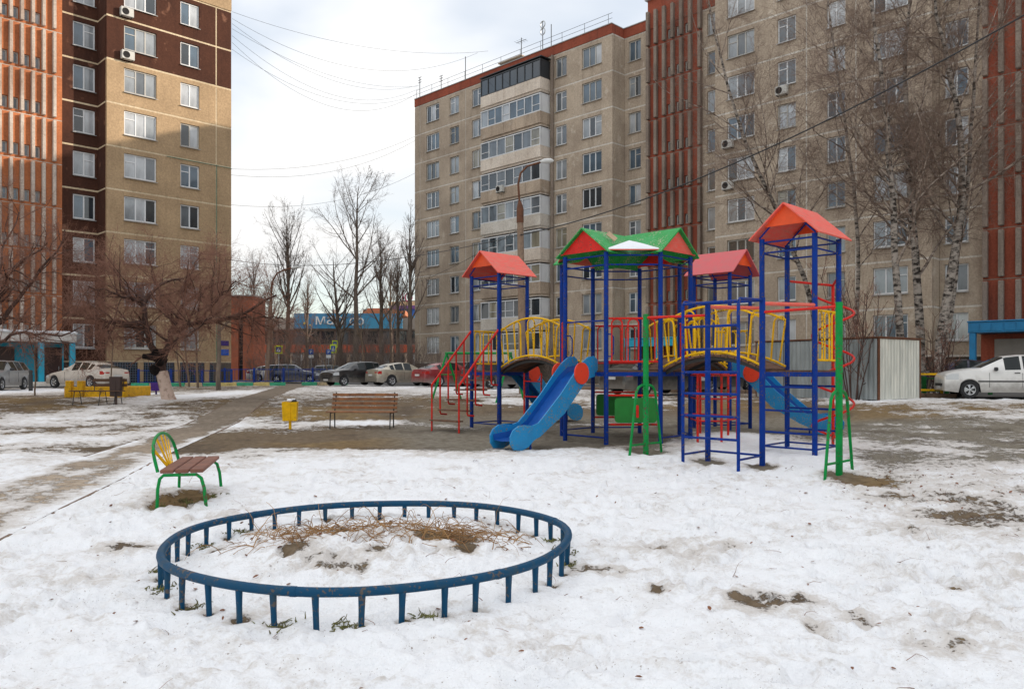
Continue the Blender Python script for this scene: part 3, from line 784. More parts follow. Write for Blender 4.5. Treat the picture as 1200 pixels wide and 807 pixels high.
def canopy(B, rz, u0, u1, s, z, dep, m_fascia, m_top, post_m, door_m, label, snow=False, ribs=True):
    """entrance porch that stands against the block, a thing of its own"""
    p = wall_to_world(B, rz, (u0 + u1) / 2, s - dep / 2, 0)
    T = empty('entrance_porch', (p.x, p.y, p.z), rz); tag(T, label, 'porch', 'entrance porches')
    w = u1 - u0
    MB().box((0, 0, z + .28), (w, dep, .54)).build('canopy', m_fascia, T)
    if ribs:
        n_ = int(w / .55)
        for i in range(n_):
            MB().box((-w / 2 + w * (i + .5) / n_, -dep / 2 - .012, z + .28), (w / n_ - .06, .03, .40), bev=.012).build('fascia_panel', m_fascia, T)
    MB().box((0, 0, z + .60), (w + .1, dep + .1, .08 if not snow else .16), bev=.03).build('roof_sheet', m_top, T)
    for x in (-w / 2 + .2, w * .12, w / 2 - .2):
        MB().box((x, -dep / 2 + .15, z / 2), (.30, .26, z), bev=.01).build('pillar', post_m, T)
    MB().box((0, dep / 2 - .25, z / 2), (w - .3, .3, z - .02)).build('back_wall', post_m if snow else REDP, T)
    for x in (-w * .22, w * .30):
        d = MB().box((x, dep / 2 - .42, z * .46), (1.5, .06, z * .88), bev=.01).build('door', door_m, T)
        MB().tube([(x + .55, dep / 2 - .49, 1.0), (x + .55, dep / 2 - .49, 1.25)], .02, 6).build('handle', ALU, d)
    for i in range(2): MB().box((0, -dep / 2 - .3 * (2 - i) + .15, .08 + .15 * i), (w - .2, .32, .16)).build('step', JOINT, T)
    return T
canopy(BR, BR_RZ, ur(735, S1 - 1.8), ur(797, S1 - 1.8), S1 - .35, 2.75, 1.8, TURQP, TURQP, TURQP, DOORB, 'turquoise entrance porch behind the playground at the first red stairwell', ribs=False)
canopy(BR, BR_RZ, ur(1135, S3 - 2.6), ur(1135, S3 - 2.6) + 5.6, S3 - .5, 2.95, 2.2, BLUEP, BLUEP, BLUEP, GREYD, 'blue tin entrance canopy above the white hatchback on the right')

# ---- left-hand block
TONES = [2, 2, 2, 3, 3, 1]
BL_RZ = R(45.0)
BLo = (-26.17, 51.8, 0.72)
BL = empty('apartment_building', BLo, BL_RZ)
tag(BL, 'tall beige and brown panel block with orange stairwell on the left', 'building')
ul = lambda px, s=0.0: u_of(px, BLo, BL_RZ, s)
ZJL = 1.58
SL = 1.6
uR_ = ul(271)
WL = lambda a, b, n, s=0.0: (ul(a, s), ul(b, s), n)
ust = ul(72.5, SL)
bm = lambda k, i: BROWN if k >= 7 else CONC2
# joints: cream where they were resealed, dull below
facade(BL, [dict(id=1, u0=0, u1=uR_, s=0, cuts=[ul(253.5)], wins=[WL(145.4, 183.5, 3), WL(211.5, 233.7, 2)], mat=bm),
            dict(id=2, u0=ust, u1=-.0, s=SL, cuts=[], wins=[WL(85.4, 111.7, 2, SL)], mat=lambda k, i: BROWN)], ZJL, 9, rnd, CONC2, JOINT2)
return_panels(BL, 0, 0.24, SL + .2, ZJL, 9, -1, lambda k: BROWN, JOINT2)
f0 = ul(62.4, SL); df = f0 - ul(50, SL)
fins = [f0 - df * i for i in range(0, 7)]
uE = fins[-1] - .4
stair_section(BL, uE, ust, SL - .05, ZJL + 1.35, 8, fins, ORNP, FINW, [(fins[i + 1] + .14, fins[i] - .14) for i in range(1, 5)], rnd, zlow=4.4, fin_w=.20)
MB().box(((uE + ust) / 2, SL + .1, (ZJL + 1.35) / 2), (ust - uE - .01, .35, ZJL + 1.3)).build('wall', BROWN, BL)
MB().box(((uE - 16) / 2 - 4, SL + 6, 14), (abs(-16 - uE) + 12, 11.5, 27.5)).build('wall', CONC2, BL)
zt2 = ZJL + 9 * FH
MB().box((uR_ / 2, 5.6, zt2 + .5), (uR_, 11.3, .9)).build('parapet', CONC2, BL)
MB().box((ust / 2, SL + 5.5, zt2 + .45), (-ust - .05, 11, .8)).build('parapet', BROWN, BL)
# basement: dark glass behind a welded grid
MB().box((uR_ / 2, .12, .80), (uR_ - .02, .26, 1.52)).build('plinth', PLINTH, BL)
ga, gb = ul(131), ul(249)
MB().box(((ga + gb) / 2, -.03, .86), (gb - ga, .05, 1.32)).build('basement_glazing', GL[0], BL)
mb = MB(); u_ = ga
while u_ <= gb + .01: mb.box((u_, -.09, .86), (.022, .022, 1.34)); u_ += (gb - ga) / 42
for i in range(9): mb.box(((ga + gb) / 2, -.115, .22 + i * .16), (gb - ga, .02, .022))
mb.build('security_grid', mat('grid_paint', hexs((92, 104, 120)), .6), BL)
for x in (.26, .62, .93): MB().box((ga + (gb - ga) * x, -.12, .8), (.35, .2, 1.5), bev=.01).build('pier', CONC2, BL)
MB().tube([(ul(253.5), -.06, 1.6), (ul(253.5), -.06, ZJL + FH * 5.0)], .022, 6).build('gas_pipe', paint('gas_pipe_green', (70, 122, 104)), BL, 40)
MB().tube([(ul(195), -.06, ZJL + FH * 4.98), (uR_, -.06, ZJL + FH * 4.98)], .02, 6).build('gas_pipe', P_GREEN if False else MATS['gas_pipe_green'], BL, 40)
for z_, c in ((2.75, (74, 58, 120)), (2.1, (50, 92, 180))):
    MB().box((ul(262), -.03, z_ + .2), (.75, .03, .42 if z_ < 2.5 else .36), bev=.008).build('address_plate', paint('plate_%d' % int(z_ * 10), c), BL)
canopy(BL, BL_RZ, uE - .5, ul(86, SL - 2.2), SL - .4, 2.7, 2.4, mat('porch_fascia', hexs((205, 200, 194)), .8, var=.3, scale=1.5), SNOWM, TURQP, DOORB, 'turquoise entrance porch with snowy white canopy at the left block', snow=True, ribs=False)

def ac_unit(B, rz, u, z, label, y=0.0):
    p = wall_to_world(B, rz, u, y - .25, z)
    T = empty('air_conditioner', p, rz); tag(T, label, 'air conditioner', 'air conditioner boxes on the facades')
    MB().box((0, 0, .28), (.80, .30, .56), bev=.02).build('case', mat('ac_case', (.55, .54, .50), .5, var=.2, scale=2), T)
    n_ = 20
    g = MB(); g.tube([(math.cos(2 * math.pi * i / n_) * .21 - .12, -.16, .28 + math.sin(2 * math.pi * i / n_) * .21) for i in range(n_)], .014, 5, closed=True)
    for r_ in (.07, .14): g.tube([(math.cos(2 * math.pi * i / n_) * r_ - .12, -.165, .28 + math.sin(2 * math.pi * i / n_) * r_) for i in range(n_)], .007, 4, closed=True)
    g.build('fan_grille', IRON, T)
    f = MB(); vv = [(-.12 + math.cos(2 * math.pi * i / n_) * .2, -.153, .28 + math.sin(2 * math.pi * i / n_) * .2) for i in range(n_)]
    f.add(vv, [tuple(range(n_))]); f.build('fan_opening', DARKIN, T)
    for s_ in (-.3, .3): MB().box((s_, .06, -.02), (.04, .38, .04)).build('bracket', IRON, T)
    return T
ac_unit(BL, BL_RZ, ul(148), ZJL + FH * 7 + .12, 'lower air conditioner box on the brown wall of the left block')
ac_unit(BL, BL_RZ, ul(147), ZJL + FH * 8 + .12, 'topmost air conditioner box on the brown wall of the left block')
ac_unit(BR, BR_RZ, ur(918), ZJR + FH * 6 + .20, 'air conditioner box below a window, upper middle of right block')
ac_unit(BR, BR_RZ, ur(855), ZJR + FH * 5 + .32, 'upper air conditioner box left of the birches on right block')
ac_unit(BR, BR_RZ, ur(855), ZJR + FH * 4 + .30, 'lower air conditioner box left of the birches on right block')
ac_unit(BR, BR_RZ, ub0 + (ub1 - ub0) * .38, ZJR + FH * 5 + .45, 'air conditioner box hung on a loggia front of right block', y=-PR_ - .1)
# roof antennas
def antenna(px, s, h, kind, label):
    p = wall_to_world(BR, BR_RZ, ur(px, s), s, zt + .85)
    T = empty('roof_antenna', p, BR_RZ); tag(T, label, 'antenna', 'aerials on the roof of the right block')
    MB().tube([(0, 0, -.6), (0, 0, h)], .035, 6).build('mast', IRON, T)
    if kind == 1:
        MB().tube([(-.6, 0, h - .3), (.6, 0, h - .3)], .02, 5).build('boom', IRON, T)
        for x in (-.5, -.2, .1, .4): MB().tube([(x, -.4, h - .3), (x, .4, h - .3)], .012, 4).build('element', IRON, T)
    elif kind == 2:
        for zz in (h - .25, h - .85):
            MB().tube([(math.cos(a / 16 * 6.283) * .27, 0, zz + math.sin(a / 16 * 6.283) * .27) for a in range(16)], .05, 5, closed=True).build('dish_ring', ALU, T)
    elif kind == 3:
        for zz in (h - .5, h - .25, h): MB().tube([(-.25, 0, zz), (.25, 0, zz)], .03, 5).build('crossbar', IRON, T)
antenna(492, .6, 2.3, 3, 'short roof aerial at the left corner of right block')
antenna(517, .6, 1.6, 3, 'small roof mast near the left corner of right block')
antenna(545.5, .3, 2.3, 0, 'plain thin roof mast left of the loggia stack')
antenna(611, .8, 2.2, 1, 'crossbar television aerial above the loggia stack')
antenna(636, .4, 2.6, 2, 'roof mast with two round dishes right of the loggia stack')
antenna(646, 2.0, 3.0, 0, 'plain thin roof mast beside the two dishes')

# ------------------------------------------------------------------ playground set (one welded structure)
DA = Vector((.70711, -.70711, 0)); DB = Vector((.70711, .70711, 0))   # towards right-front, towards right-back
DK = 1.64                         # deck level
PT = 3.88                         # post tops
PS = empty('playground_set', (2.30, 16.45, tz(2.3, 16.45)))
tag(PS, 'blue-posted playground set with coral roofed towers, arched bridges and slides', 'playground set')
OFF = Vector(PS.location)
def P_(name, m, smooth=None, parent=None, fn=None):
    mb = MB(OFF); fn(mb); return mb.build(name, m, parent or PS, smooth)
def tubep(name, m, pts, r, n=8, parent=None, smooth=45):
    mb = MB(OFF)
    if isinstance(pts[0][0], (int, float)): pts = [pts]
    for q in pts: mb.tube(q, r, n)
    return mb.build(name, m, parent or PS, smooth)
def V3(p, z): return Vector((p[0], p[1], z))
def post(p, top, m=P_BLUE, r=.045):
    g = tz(p[0], p[1])
    return tubep('post', m, [V3(p, g - .15), V3(p, top)], r, 12)
def perimeter(pts, z, r=.016, skip=(), name='tie_rod'):
    k = len(pts)
    for i in range(k):
        if i in skip: continue
        tubep(name, P_BLUE, [V3(pts[i], z), V3(pts[(i + 1) % k], z)], r, 6)
def ground_ties(pts, skip=()):
    k = len(pts)
    for i in range(k):
        if i in skip: continue
        p, q = pts[i], pts[(i + 1) % k]
        tubep('ground_tie', P_BLUE, [V3(p, tz(*p[:2]) + .10), V3(q, tz(*q[:2]) + .10)], .016, 6)
def deck(pts, z):
    """planked platform on a blue frame"""
    k = len(pts); cx = sum(p[0] for p in pts) / k; cy = sum(p[1] for p in pts) / k
    for i in range(k):
        p, q = Vector(pts[i][:2]), Vector(pts[(i + 1) % k][:2])
        P_('deck_beam', P_BLUE, None, None, lambda mb: mb.beam((p.x, p.y, z - .075), (q.x, q.y, z - .075), .04, .075))
    # planks along DB, clipped to the polygon
    ext = 1.6; n_ = int(2 * ext / .14)
    for j in range(n_):
        c = -ext + .14 * (j + .5)
        strip = [(c - .066, -9), (c + .066, -9), (c + .066, 9), (c - .066, 9)]
        poly = [(Vector((cx, cy, 0)) + DA * a + DB * b) for a, b in strip]
        poly = [Vector((p.x, p.y)) for p in poly]
        for i in range(k):
            A, B_ = Vector(pts[i][:2]), Vector(pts[(i + 1) % k][:2]); nrm = Vector((-(B_ - A).y, (B_ - A).x)).normalized()
            if nrm.dot(Vector((cx, cy)) - A) < 0: nrm = -nrm
            out = []
            for q in range(len(poly)):
                s0, s1 = poly[q], poly[(q + 1) % len(poly)]; d0, d1 = nrm.dot(s0 - A) - .03, nrm.dot(s1 - A) - .03
                if d0 >= 0: out.append(s0)
                if d0 * d1 < 0: out.append(s0 + (s1 - s0) * (d0 / (d0 - d1)))
            poly = out
            if len(poly) < 3: break
        if len(poly) >= 3: P_('deck_plank', WOOD, None, None, lambda mb: mb.plate([(p.x, p.y, z - .02) for p in poly], .032))
def arch_rail(p, q, z0, z1, m, nU, r=.017, name='guard_rail'):
    """straight guard rail between two posts: top and bottom bars with inverted U hoops"""
    p, q = Vector(p), Vector(q); d = q - p; L = d.length; d.normalize(); p = p + d * .05; L -= .1
    o = tubep(name, m, [[V3(p, z1), V3(p + d * L, z1)], [V3(p, z0), V3(p + d * L, z0)]], r * 1.15, 8)
    w = L / nU
    for i in range(nU):
        a = p + d * (w * i + w * .18); b = p + d * (w * i + w * .82); rr = w * .32; c = (a + b) / 2
        pts = [V3(a, z0)] + [V3(c - d * rr * math.cos(t) , z1 - rr * .9 - .01 + rr * .9 * math.sin(t)) for t in [math.pi * j / 8 for j in range(9)]] + [V3(b, z0)]
        tubep('hoop', m, pts, r * .9, 6, o)
    return o
def gable_roof(c, ridge, half_w, half_l, ze, rise, m, gable_m, split=True):
    """two plywood slopes, ridge along 'ridge', with a triangular board at each gable"""
    c = Vector((c[0], c[1], 0)); rd_ = ridge.normalized(); sd_ = Vector((-rd_.y, rd_.x, 0))
    for s_ in (-1, 1):
        poly = [c + rd_ * -half_l + Vector((0, 0, ze + rise)), c + rd_ * half_l + Vector((0, 0, ze + rise)), c + rd_ * half_l + sd_ * s_ * half_w + Vector((0, 0, ze)), c + rd_ * -half_l + sd_ * s_ * half_w + Vector((0, 0, ze))]
        P_('roof_slope', m, None, None, lambda mb: mb.plate(poly, .022))
    for s_ in (-1, 1):
        b = c + rd_ * s_ * (half_l - .10)
        h = .62
        tri = [b + Vector((0, 0, ze + rise - .02)), b + sd_ * half_w * h + Vector((0, 0, ze + rise * (1 - h) - .01)), b - sd_ * half_w * h + Vector((0, 0, ze + rise * (1 - h) - .01))]
        P_('gable_board', gable_m, None, None, lambda mb: mb.plate(tri, .02))
        for q in (-1, 1): tubep('rafter', P_BLUE, [b - rd_ * s_ * .04 + sd_ * q * half_w * .8 + Vector((0, 0, ze + .03)), b - rd_ * s_ * .04 + sd_ * q * half_w * .06 + Vector((0, 0, ze + rise * .84))], .016, 6)
HD = .66
def tower(c, ridge, rm, gm, skip_ties=()):
    cx, cy = c
    pts = [(cx - HD, cy), (cx, cy - HD), (cx + HD, cy), (cx, cy + HD)]    # left, near, right, far
    for p in pts: post(p, PT)
    perimeter(pts, PT - .06); perimeter(pts, PT - .24)
    ground_ties(pts, skip_ties)
    deck(pts, DK)
    gable_roof(c, ridge, .62, .64, PT - .02, .56, rm, gm)
    return pts
LT = tower((-.30, 19.10), DB, P_CORAL, P_ORANGE)
RT = tower((4.96, 13.80), DB, P_CORAL, P_ORANGE)
MT = tower((4.95, 18.90), DA, P_PINK, P_ORANGE)
# central octagon under a crossed roof
GCc = Vector((2.30, 16.45)); OR = 1.346
OC = [(GCc.x + OR * math.cos(R(22.5 + 45 * k)), GCc.y + OR * math.sin(R(22.5 + 45 * k))) for k in range(8)]
# indices: 0 D(right,back) 1 E 2 F 3 H 4 G 5 A 6 B 7 C ; edges: 0-1 right-back,1-2 back,2-3 left-back,3-4 left,4-5 left-front,5-6 front,6-7 right-front,7-0 right
for p in OC: post(p, PT)
perimeter(OC, PT - .06); perimeter(OC, PT - .24)
ground_ties(OC, skip=(5, 0))
deck(OC, DK)
ze, zr, wv, LL = PT - .02, PT + .50, .66, 1.36
for k in range(4):
    r1 = (DA, DB, -DA, -DB)[k]; r2 = Vector((-r1.y, r1.x, 0)); c3 = Vector((GCc.x, GCc.y, 0))
    for s_ in (-1, 1):
        poly = [c3 + Vector((0, 0, zr)), c3 + r1 * LL + Vector((0, 0, zr)), c3 + r1 * LL + r2 * s_ * wv + Vector((0, 0, ze)), c3 + r1 * wv + r2 * s_ * wv + Vector((0, 0, ze))]
        P_('roof_slope', P_GROOF, None, None, lambda mb: mb.plate(poly, .022))
    b = c3 + r1 * (LL - .09)
    tri = [b + Vector((0, 0, zr - .03)), b + r2 * wv * .86 + Vector((0, 0, ze + .06)), b - r2 * wv * .86 + Vector((0, 0, ze + .06))]
    P_('gable_board', P_RED if k in (3, 1) else P_CORAL, None, None, lambda mb: mb.plate(tri, .02))
for k in range(4):
    d = (Vector((0, -1, 0)), Vector((1, 0, 0)), Vector((0, 1, 0)), Vector((-1, 0, 0)))[k]; e_ = Vector((-d.y, d.x, 0)); c3 = Vector((GCc.x, GCc.y, 0))
    tri = [c3 + d * 1.33 - e_ * .56 + Vector((0, 0, PT + .03)), c3 + d * 1.33 + e_ * .56 + Vector((0, 0, PT + .03)), c3 + d * .72 + Vector((0, 0, PT + .29))]
    pl_ = P_('corner_plate', P_CORAL, None, None, lambda mb: mb.plate(tri, .02))
    if k == 0:
        # a pillow of snow, thick in the middle
        mb = MB(OFF); n_ = 10; vv = []; fs = []
        for i in range(n_ + 1):
            for j in range(n_ + 1 - i):
                u, v = i / n_, j / n_; w = 1 - u - v
                p = Vector(tri[0]) * u + Vector(tri[1]) * v + Vector(tri[2]) * w
                p = p + (c3 + d * 1.1 + Vector((0, 0, p.z)) - p) * .02
                vv.append(p + Vector((0, 0, .014 + .045 * min(1, max(0.0, 27 * u * v * w) ** .5)))) 
        idx = {}; q = 0
        for i in range(n_ + 1):
            for j in range(n_ + 1 - i): idx[(i, j)] = q; q += 1
        for i in range(n_):
            for j in range(n_ - i):
                fs.append((idx[(i, j)], idx[(i + 1, j)], idx[(i, j + 1)]))
                if j < n_ - i - 1: fs.append((idx[(i + 1, j)], idx[(i + 1, j + 1)], idx[(i, j + 1)]))
        mb.add(vv, fs); so_ = mb.build('snow_patch', SNOWM, PS, 60)
# torn ply scrap on the roof valley
P_('torn_patch', mat('bare_ply', hexs((196, 170, 140)), .8, var=.3, scale=8), None, None, lambda mb: mb.beam((2.02, 15.60, 4.17), (1.86, 15.62, 4.31), .10, .02, up=(0, -1, .6)))
# octagon guard rails and lower play boards
for (i, nU) in ((5, 3), (1, 3), (3, 3), (7, 3)):
    arch_rail(OC[i], OC[(i + 1) % 8], E + .20, E + 1.02, P_RED, nU)
for i in (5, 1):
    p, q = Vector(OC[i]), Vector(OC[(i + 1) % 8]); d = (q - p).normalized(); nn = Vector((d.y, -d.x))
    for z_ in (E - .44, E - .99): tubep('board_rail', P_RED, [V3(p, z_), V3(q, z_)], .02, 8)
    L = (q - p).length; c0 = p + d * L * .54 + nn * .03
    w, h, rr = .80, .47, .07
    def rounded(cx_, cz_, w_, h_, r_):
        o_ = []
        for (sx, sz, a0) in ((1, 1, 0), (-1, 1, 90), (-1, -1, 180), (1, -1, 270)):
            for t in range(0, 91, 30):
                a = R(a0 + t); o_.append(V3(c0 + d * (cx_ + sx * (w_ / 2 - r_) + r_ * math.cos(a)), cz_ + sz * (h_ / 2 - r_) + r_ * math.sin(a)))
        return o_
    P_('play_board', P_GPANEL, None, None, lambda mb: mb.plate(rounded(0, E - .72, w, h, rr), .022))
    c0 = c0 + nn * .014
    P_('board_slot', P_RED, None, None, lambda mb: mb.plate(rounded(.03, E - .74, .05, .24, .02), .012))
# blue entry bar and hand grips at the slide side
p, q = Vector(OC[4]), Vector(OC[5]); tubep('entry_bar', P_BLUE, [V3(p, E + .98), V3(q, E + .98)], .016, 8)
for pp_, s_ in ((p, 1), (q, 1)):
    d = Vector((1, 0)) * s_
    tubep('hand_grip', P_BLUE, [V3(pp_, E + .72), V3(pp_ + d * .10, E + .72), V3(pp_ + d * .14, E + .66), V3(pp_ + d * .14, E + .36), V3(pp_ + d * .10, E + .30), V3(pp_, E + .30)], .013, 6)

def bridge(p, q, w=.86, rise=.27):
    """arched plank bridge with a yellow hooped railing on each side"""
    p, q = Vector((p[0], p[1], 0)), Vector((q[0], q[1], 0)); d = (q - p); L = d.length; d.normalize(); s = Vector((-d.y, d.x, 0))
    arc = lambda t: rise * (1 - (2 * t - 1) ** 2)
    n_ = 15
    for i in range(n_):
        t0, t1 = (i + .05) / n_, (i + .95) / n_
        a = p + d * L * t0 + Vector((0, 0, DK + .0 + arc(t0))); b = p + d * L * t1 + Vector((0, 0, DK + .0 + arc(t1)))
        P_('bridge_plank', WOOD, None, None, lambda mb: mb.plate([a - s * w / 2, b - s * w / 2, b + s * w / 2, a + s * w / 2], .035))
    for k in (-1, 1):
        P_('bridge_stringer', IRON, None, None, lambda mb: [mb.beam(p + d * L * (i / 10) + s * k * (w / 2 - .08) + Vector((0, 0, DK - .06 + arc(i / 10))), p + d * L * ((i + 1) / 10) + s * k * (w / 2 - .08) + Vector((0, 0, DK - .06 + arc((i + 1) / 10))), .03, .06) for i in range(10)])
        ptt = [p + d * L * t + s * k * (w / 2 - .01) for t in [i / 12 for i in range(13)]]
        top = [ptt[i] + Vector((0, 0, E + .93 + arc(i / 12) * 1.0)) for i in range(13)]
        bot = [ptt[i] + Vector((0, 0, E + .10 + arc(i / 12))) for i in range(13)]
        rl = tubep('bridge_railing', P_YEL, [top, bot], .022, 8)
        nU = 5
        for j in range(nU):
            t = (j + .5) / nU; fan = (t - .5) * .30
            hb = E + .10 + arc(t); ht = E + .91 + arc(t); wU = L / nU * .52
            mid = lambda f, x: p + d * (L * t + x + fan * f * (ht - hb)) + s * k * (w / 2 - .01)
            rr = wU / 2
            pts = [mid(0, -rr * .8) + Vector((0, 0, hb))]
            for a in range(7):
                an = math.pi * a / 6
                zz = ht - rr + rr * math.sin(an); pts.append(mid((zz - hb) / (ht - hb), -rr * math.cos(an)) + Vector((0, 0, zz)))
            pts.append(mid(0, rr * .8) + Vector((0, 0, hb)))
            tubep('hoop', P_YEL, pts, .018, 6, rl)
mid2 = lambda a, b: ((a[0] + b[0]) / 2, (a[1] + b[1]) / 2)
bridge(mid2(LT[1], LT[2]), mid2(OC[2], OC[3]))
bridge(mid2(OC[6], OC[7]), mid2(RT[3], RT[0]))
bridge(mid2(OC[0], OC[1]), mid2(MT[0], MT[1]))
# straight yellow guard rails on the towers
arch_rail(LT[3], LT[0], E + .20, E + .98, P_YEL, 3)
arch_rail(RT[1], RT[2], E + .20, E + 1.02, P_YEL, 3)
arch_rail(MT[2], MT[3], E + .20, E + .98, P_YEL, 3)
# climbing rungs on the right tower
for i, j in ((0, 1), (2, 3)):
    for z_ in (.35, .72, 1.12): tubep('rung', P_BLUE, [V3(RT[i], tz(*RT[i]) + z_), V3(RT[j], tz(*RT[j]) + z_)], .019, 8)

def slide(start, d, disc=True, L=2.15):
    """chute between two plywood cheeks with a round disc at the top"""
    d = d.normalized(); s = Vector((-d.y, d.x, 0)); st = Vector((start[0], start[1], 0))
    e_ = st + d * L; g = tz(e_.x, e_.y)
    D = DK
    top = [(-.06, D + .20), (.05, D + .27), (.22, D + .25), (.42, D + .13), (.62, D - .06), (1.0, D - .44), (1.45, g + .58), (1.60, g + .46), (1.75, g + .42), (1.95, g + .44), (2.10, g + .43), (2.24, g + .36), (2.31, g + .25), (2.30, g + .12)]
    bot = [(2.22, g + .02), (2.02, g + .0), (1.86, g + .05), (1.72, g + .16), (1.55, g + .22), (.9, D - .80), (.40, D - .32), (.2, D - .16), (-.06, D - .10)]
    hw = .25
    for k in (-1, 1):
        P_('slide_cheek', P_TURQ, None, None, lambda mb: mb.plate([st + d * a + s * k * hw + Vector((0, 0, z)) for a, z in top + bot], .026))
        if disc:
            c = st + d * .44 + s * k * (hw + .03); n_ = 24
            P_('disc', mat('orange_disc', hexs((226, 62, 28)), .55, scale=9, col2=hexs((150, 40, 22)), fac=(.58, .75)), None, None, lambda mb: mb.plate([c + d * math.cos(2 * math.pi * i / n_) * .205 + Vector((0, 0, DK - .06 + math.sin(2 * math.pi * i / n_) * .205)) for i in range(n_)], .024))
    ch = [(-.05, D - .0), (.25, D - .04), (.5, D - .20), (1.40, g + .38), (1.62, g + .26), (1.9, g + .20), (2.25, g + .17)]
    mb = MB(OFF); vv = []; prof = [(-hw + .015, .10), (-hw * .85, .0), (0, -.015), (hw * .85, 0), (hw - .015, .10)]
    for a, z in ch:
        for y_, h_ in prof: vv.append(st + d * a + s * y_ + Vector((0, 0, z + h_)))
    fs = [(i * 5 + j, i * 5 + j + 1, (i + 1) * 5 + j + 1, (i + 1) * 5 + j) for i in range(len(ch) - 1) for j in range(4)]
    mb.add(vv, fs); mb.build('chute', P_TROUGH, PS, 60)
    lg = st + d * 1.75
    tubep('slide_leg', P_BLUE, [[lg + s * k * .2 + Vector((0, 0, tz(lg.x, lg.y) - .1)), lg + s * k * .2 + Vector((0, 0, g + .24))] for k in (-1, 1)], .02, 6)
slide(mid2(OC[4], OC[5]), -DB)
slide(mid2(LT[2], LT[3]), DB)
slide(mid2(MT[1], MT[2]), DA, L=2.15)
# stairs of the left tower
pl, pn = Vector(LT[0]), Vector(LT[1]); d2 = Vector((-DB.x, -DB.y)); RUN = 1.22
for side, base in ((0, pl), (1, pn)):
    hand = tubep('handrail', P_RED, [V3(base, E + 1.0), V3(base + d2 * RUN, tz(*(base + d2 * RUN)) + 1.02)], .025, 8)
    for j in range(6):
        t = j / 5; b = base + d2 * RUN * t
        zt_ = (E + 1.0) * (1 - t) + (tz(*(base + d2 * RUN)) + 1.02) * t
        gz = tz(b.x, b.y)
        zs_ = DK * (1 - (j + .5) / 6) + gz * ((j + .5) / 6)
        if j == 5: tubep('baluster', P_RED, [V3(b, gz - .12), V3(b, zt_)], .020, 6, hand)
        else:
            inn = (pn - pl).normalized() * (1 if side == 0 else -1)
            tubep('baluster', P_RED, [V3(b, zt_), V3(b, zs_ + .06), V3(b - d2 * .02, zs_ + .015), V3(b - d2 * .20, zs_)], .020, 6, hand)
for j in range(5):
    t = (j + .9) / 5; a = pl + d2 * RUN * t; b = pn + d2 * RUN * t
    zs_ = DK * (1 - (j + 1) / 6) + tz(a.x, a.y) * ((j + 1) / 6)
    P_('tread', WOOD, None, None, lambda mb: mb.beam(V3(a, zs_), V3(b, zs_), .20, .03))
# red ladder below the left bridge
for a, b in (((.28, 18.42), (.66, 18.05)),):
    tubep('ladder_frame', P_RED, [[V3(a, tz(*a) - .1), V3(a, DK - .06)], [V3(b, tz(*b) - .1), V3(b, DK - .06)]], .02, 8)
    for z_ in (.35, .75, 1.1): tubep('rung', P_RED, [V3(a, tz(*a) + z_), V3(b, tz(*b) + z_)], .015, 6)
# red climbing lattice below the right-hand bridges
RV = [(3.53, 15.25), (3.97, 15.20), (4.45, 15.85), (4.50, 16.70), (4.05, 17.25), (3.58, 17.25)]
for p in RV: tubep('lattice_post', P_RED, [V3(p, tz(*p) - .1), V3(p, DK - .06)], .024, 8)
for i in range(len(RV)):
    if i == 2: continue
    for z_ in (.42, .84, 1.28): tubep('rung', P_RED, [V3(RV[i], tz(*RV[i]) + z_), V3(RV[(i + 1) % 6], tz(*RV[(i + 1) % 6]) + z_)], .016, 6)
# spiral climber on the far side of the right tower
sc = Vector((5.93, 14.82)); g = tz(*sc)
tubep('spiral_pole', P_RED, [V3(sc, g - .15), V3(sc, E + 1.62)], .028, 10)
tubep('spiral_arm', P_RED, [V3(sc, E + 1.60), V3(RT[3], E + 1.64)], .022, 8); tubep('spiral_arm', P_RED, [V3(sc, E + 1.60), V3(RT[2], E + 1.64)], .022, 8)
n_ = 110; tubep('spiral', P_RED, [V3(sc + Vector((math.cos(a), math.sin(a))) * .36, g + .12 + (E + 1.6 - g - .12) * i / n_) for i, a in ((i, 2 * math.pi * 3.4 * i / n_ + 1.0) for i in range(n_ + 1))], .022, 8)
# climbing wall of blue bars standing out from the right tower, with parallel bars and turn bars
S1p, S2p = Vector((3.10, 12.70)), Vector((3.76, 12.05))
U1p, U2p = S1p + Vector((-.50, -.50)), S2p + Vector((-.50, -.50))
for p in (S1p, S2p): post(p, E + 1.12)
gz = tz(*U1p)
for p, q in ((U1p, S1p), (U2p, S2p)):
    tubep('upright', P_BLUE, [V3(p, tz(*p) - .12), V3(p, E + 1.0), V3(p + (q - p) * .06, E + 1.06), V3(q, E + 1.08)], .026, 8)
    tubep('ground_tie', P_BLUE, [V3(p, tz(*p) + .14), V3(q, tz(*q) + .14)], .017, 6)
for z_ in (E + 1.03, E + .68, E + .34, E + .0, E - .32, E - .65, E - .98): tubep('rung', P_BLUE, [V3(U1p, z_), V3(U2p, z_)], .019, 8)
tubep('tie_rod', P_BLUE, [V3(S1p, E + 1.08), V3(S2p, E + 1.08)], .02, 8); tubep('ground_tie', P_BLUE, [V3(S1p, tz(*S1p) + .14), V3(S2p, tz(*S2p) + .14)], .017, 6)
for p, q in ((S1p, RT[0]), (S2p, RT[1])):
    q = Vector(q[:2]); tubep('parallel_bar', P_CORAL, [V3(p, E + 1.03), V3(q, E + 1.10)], .030, 10)
P1, P2 = Vector((2.26, 13.54)), Vector((4.58, 11.23))
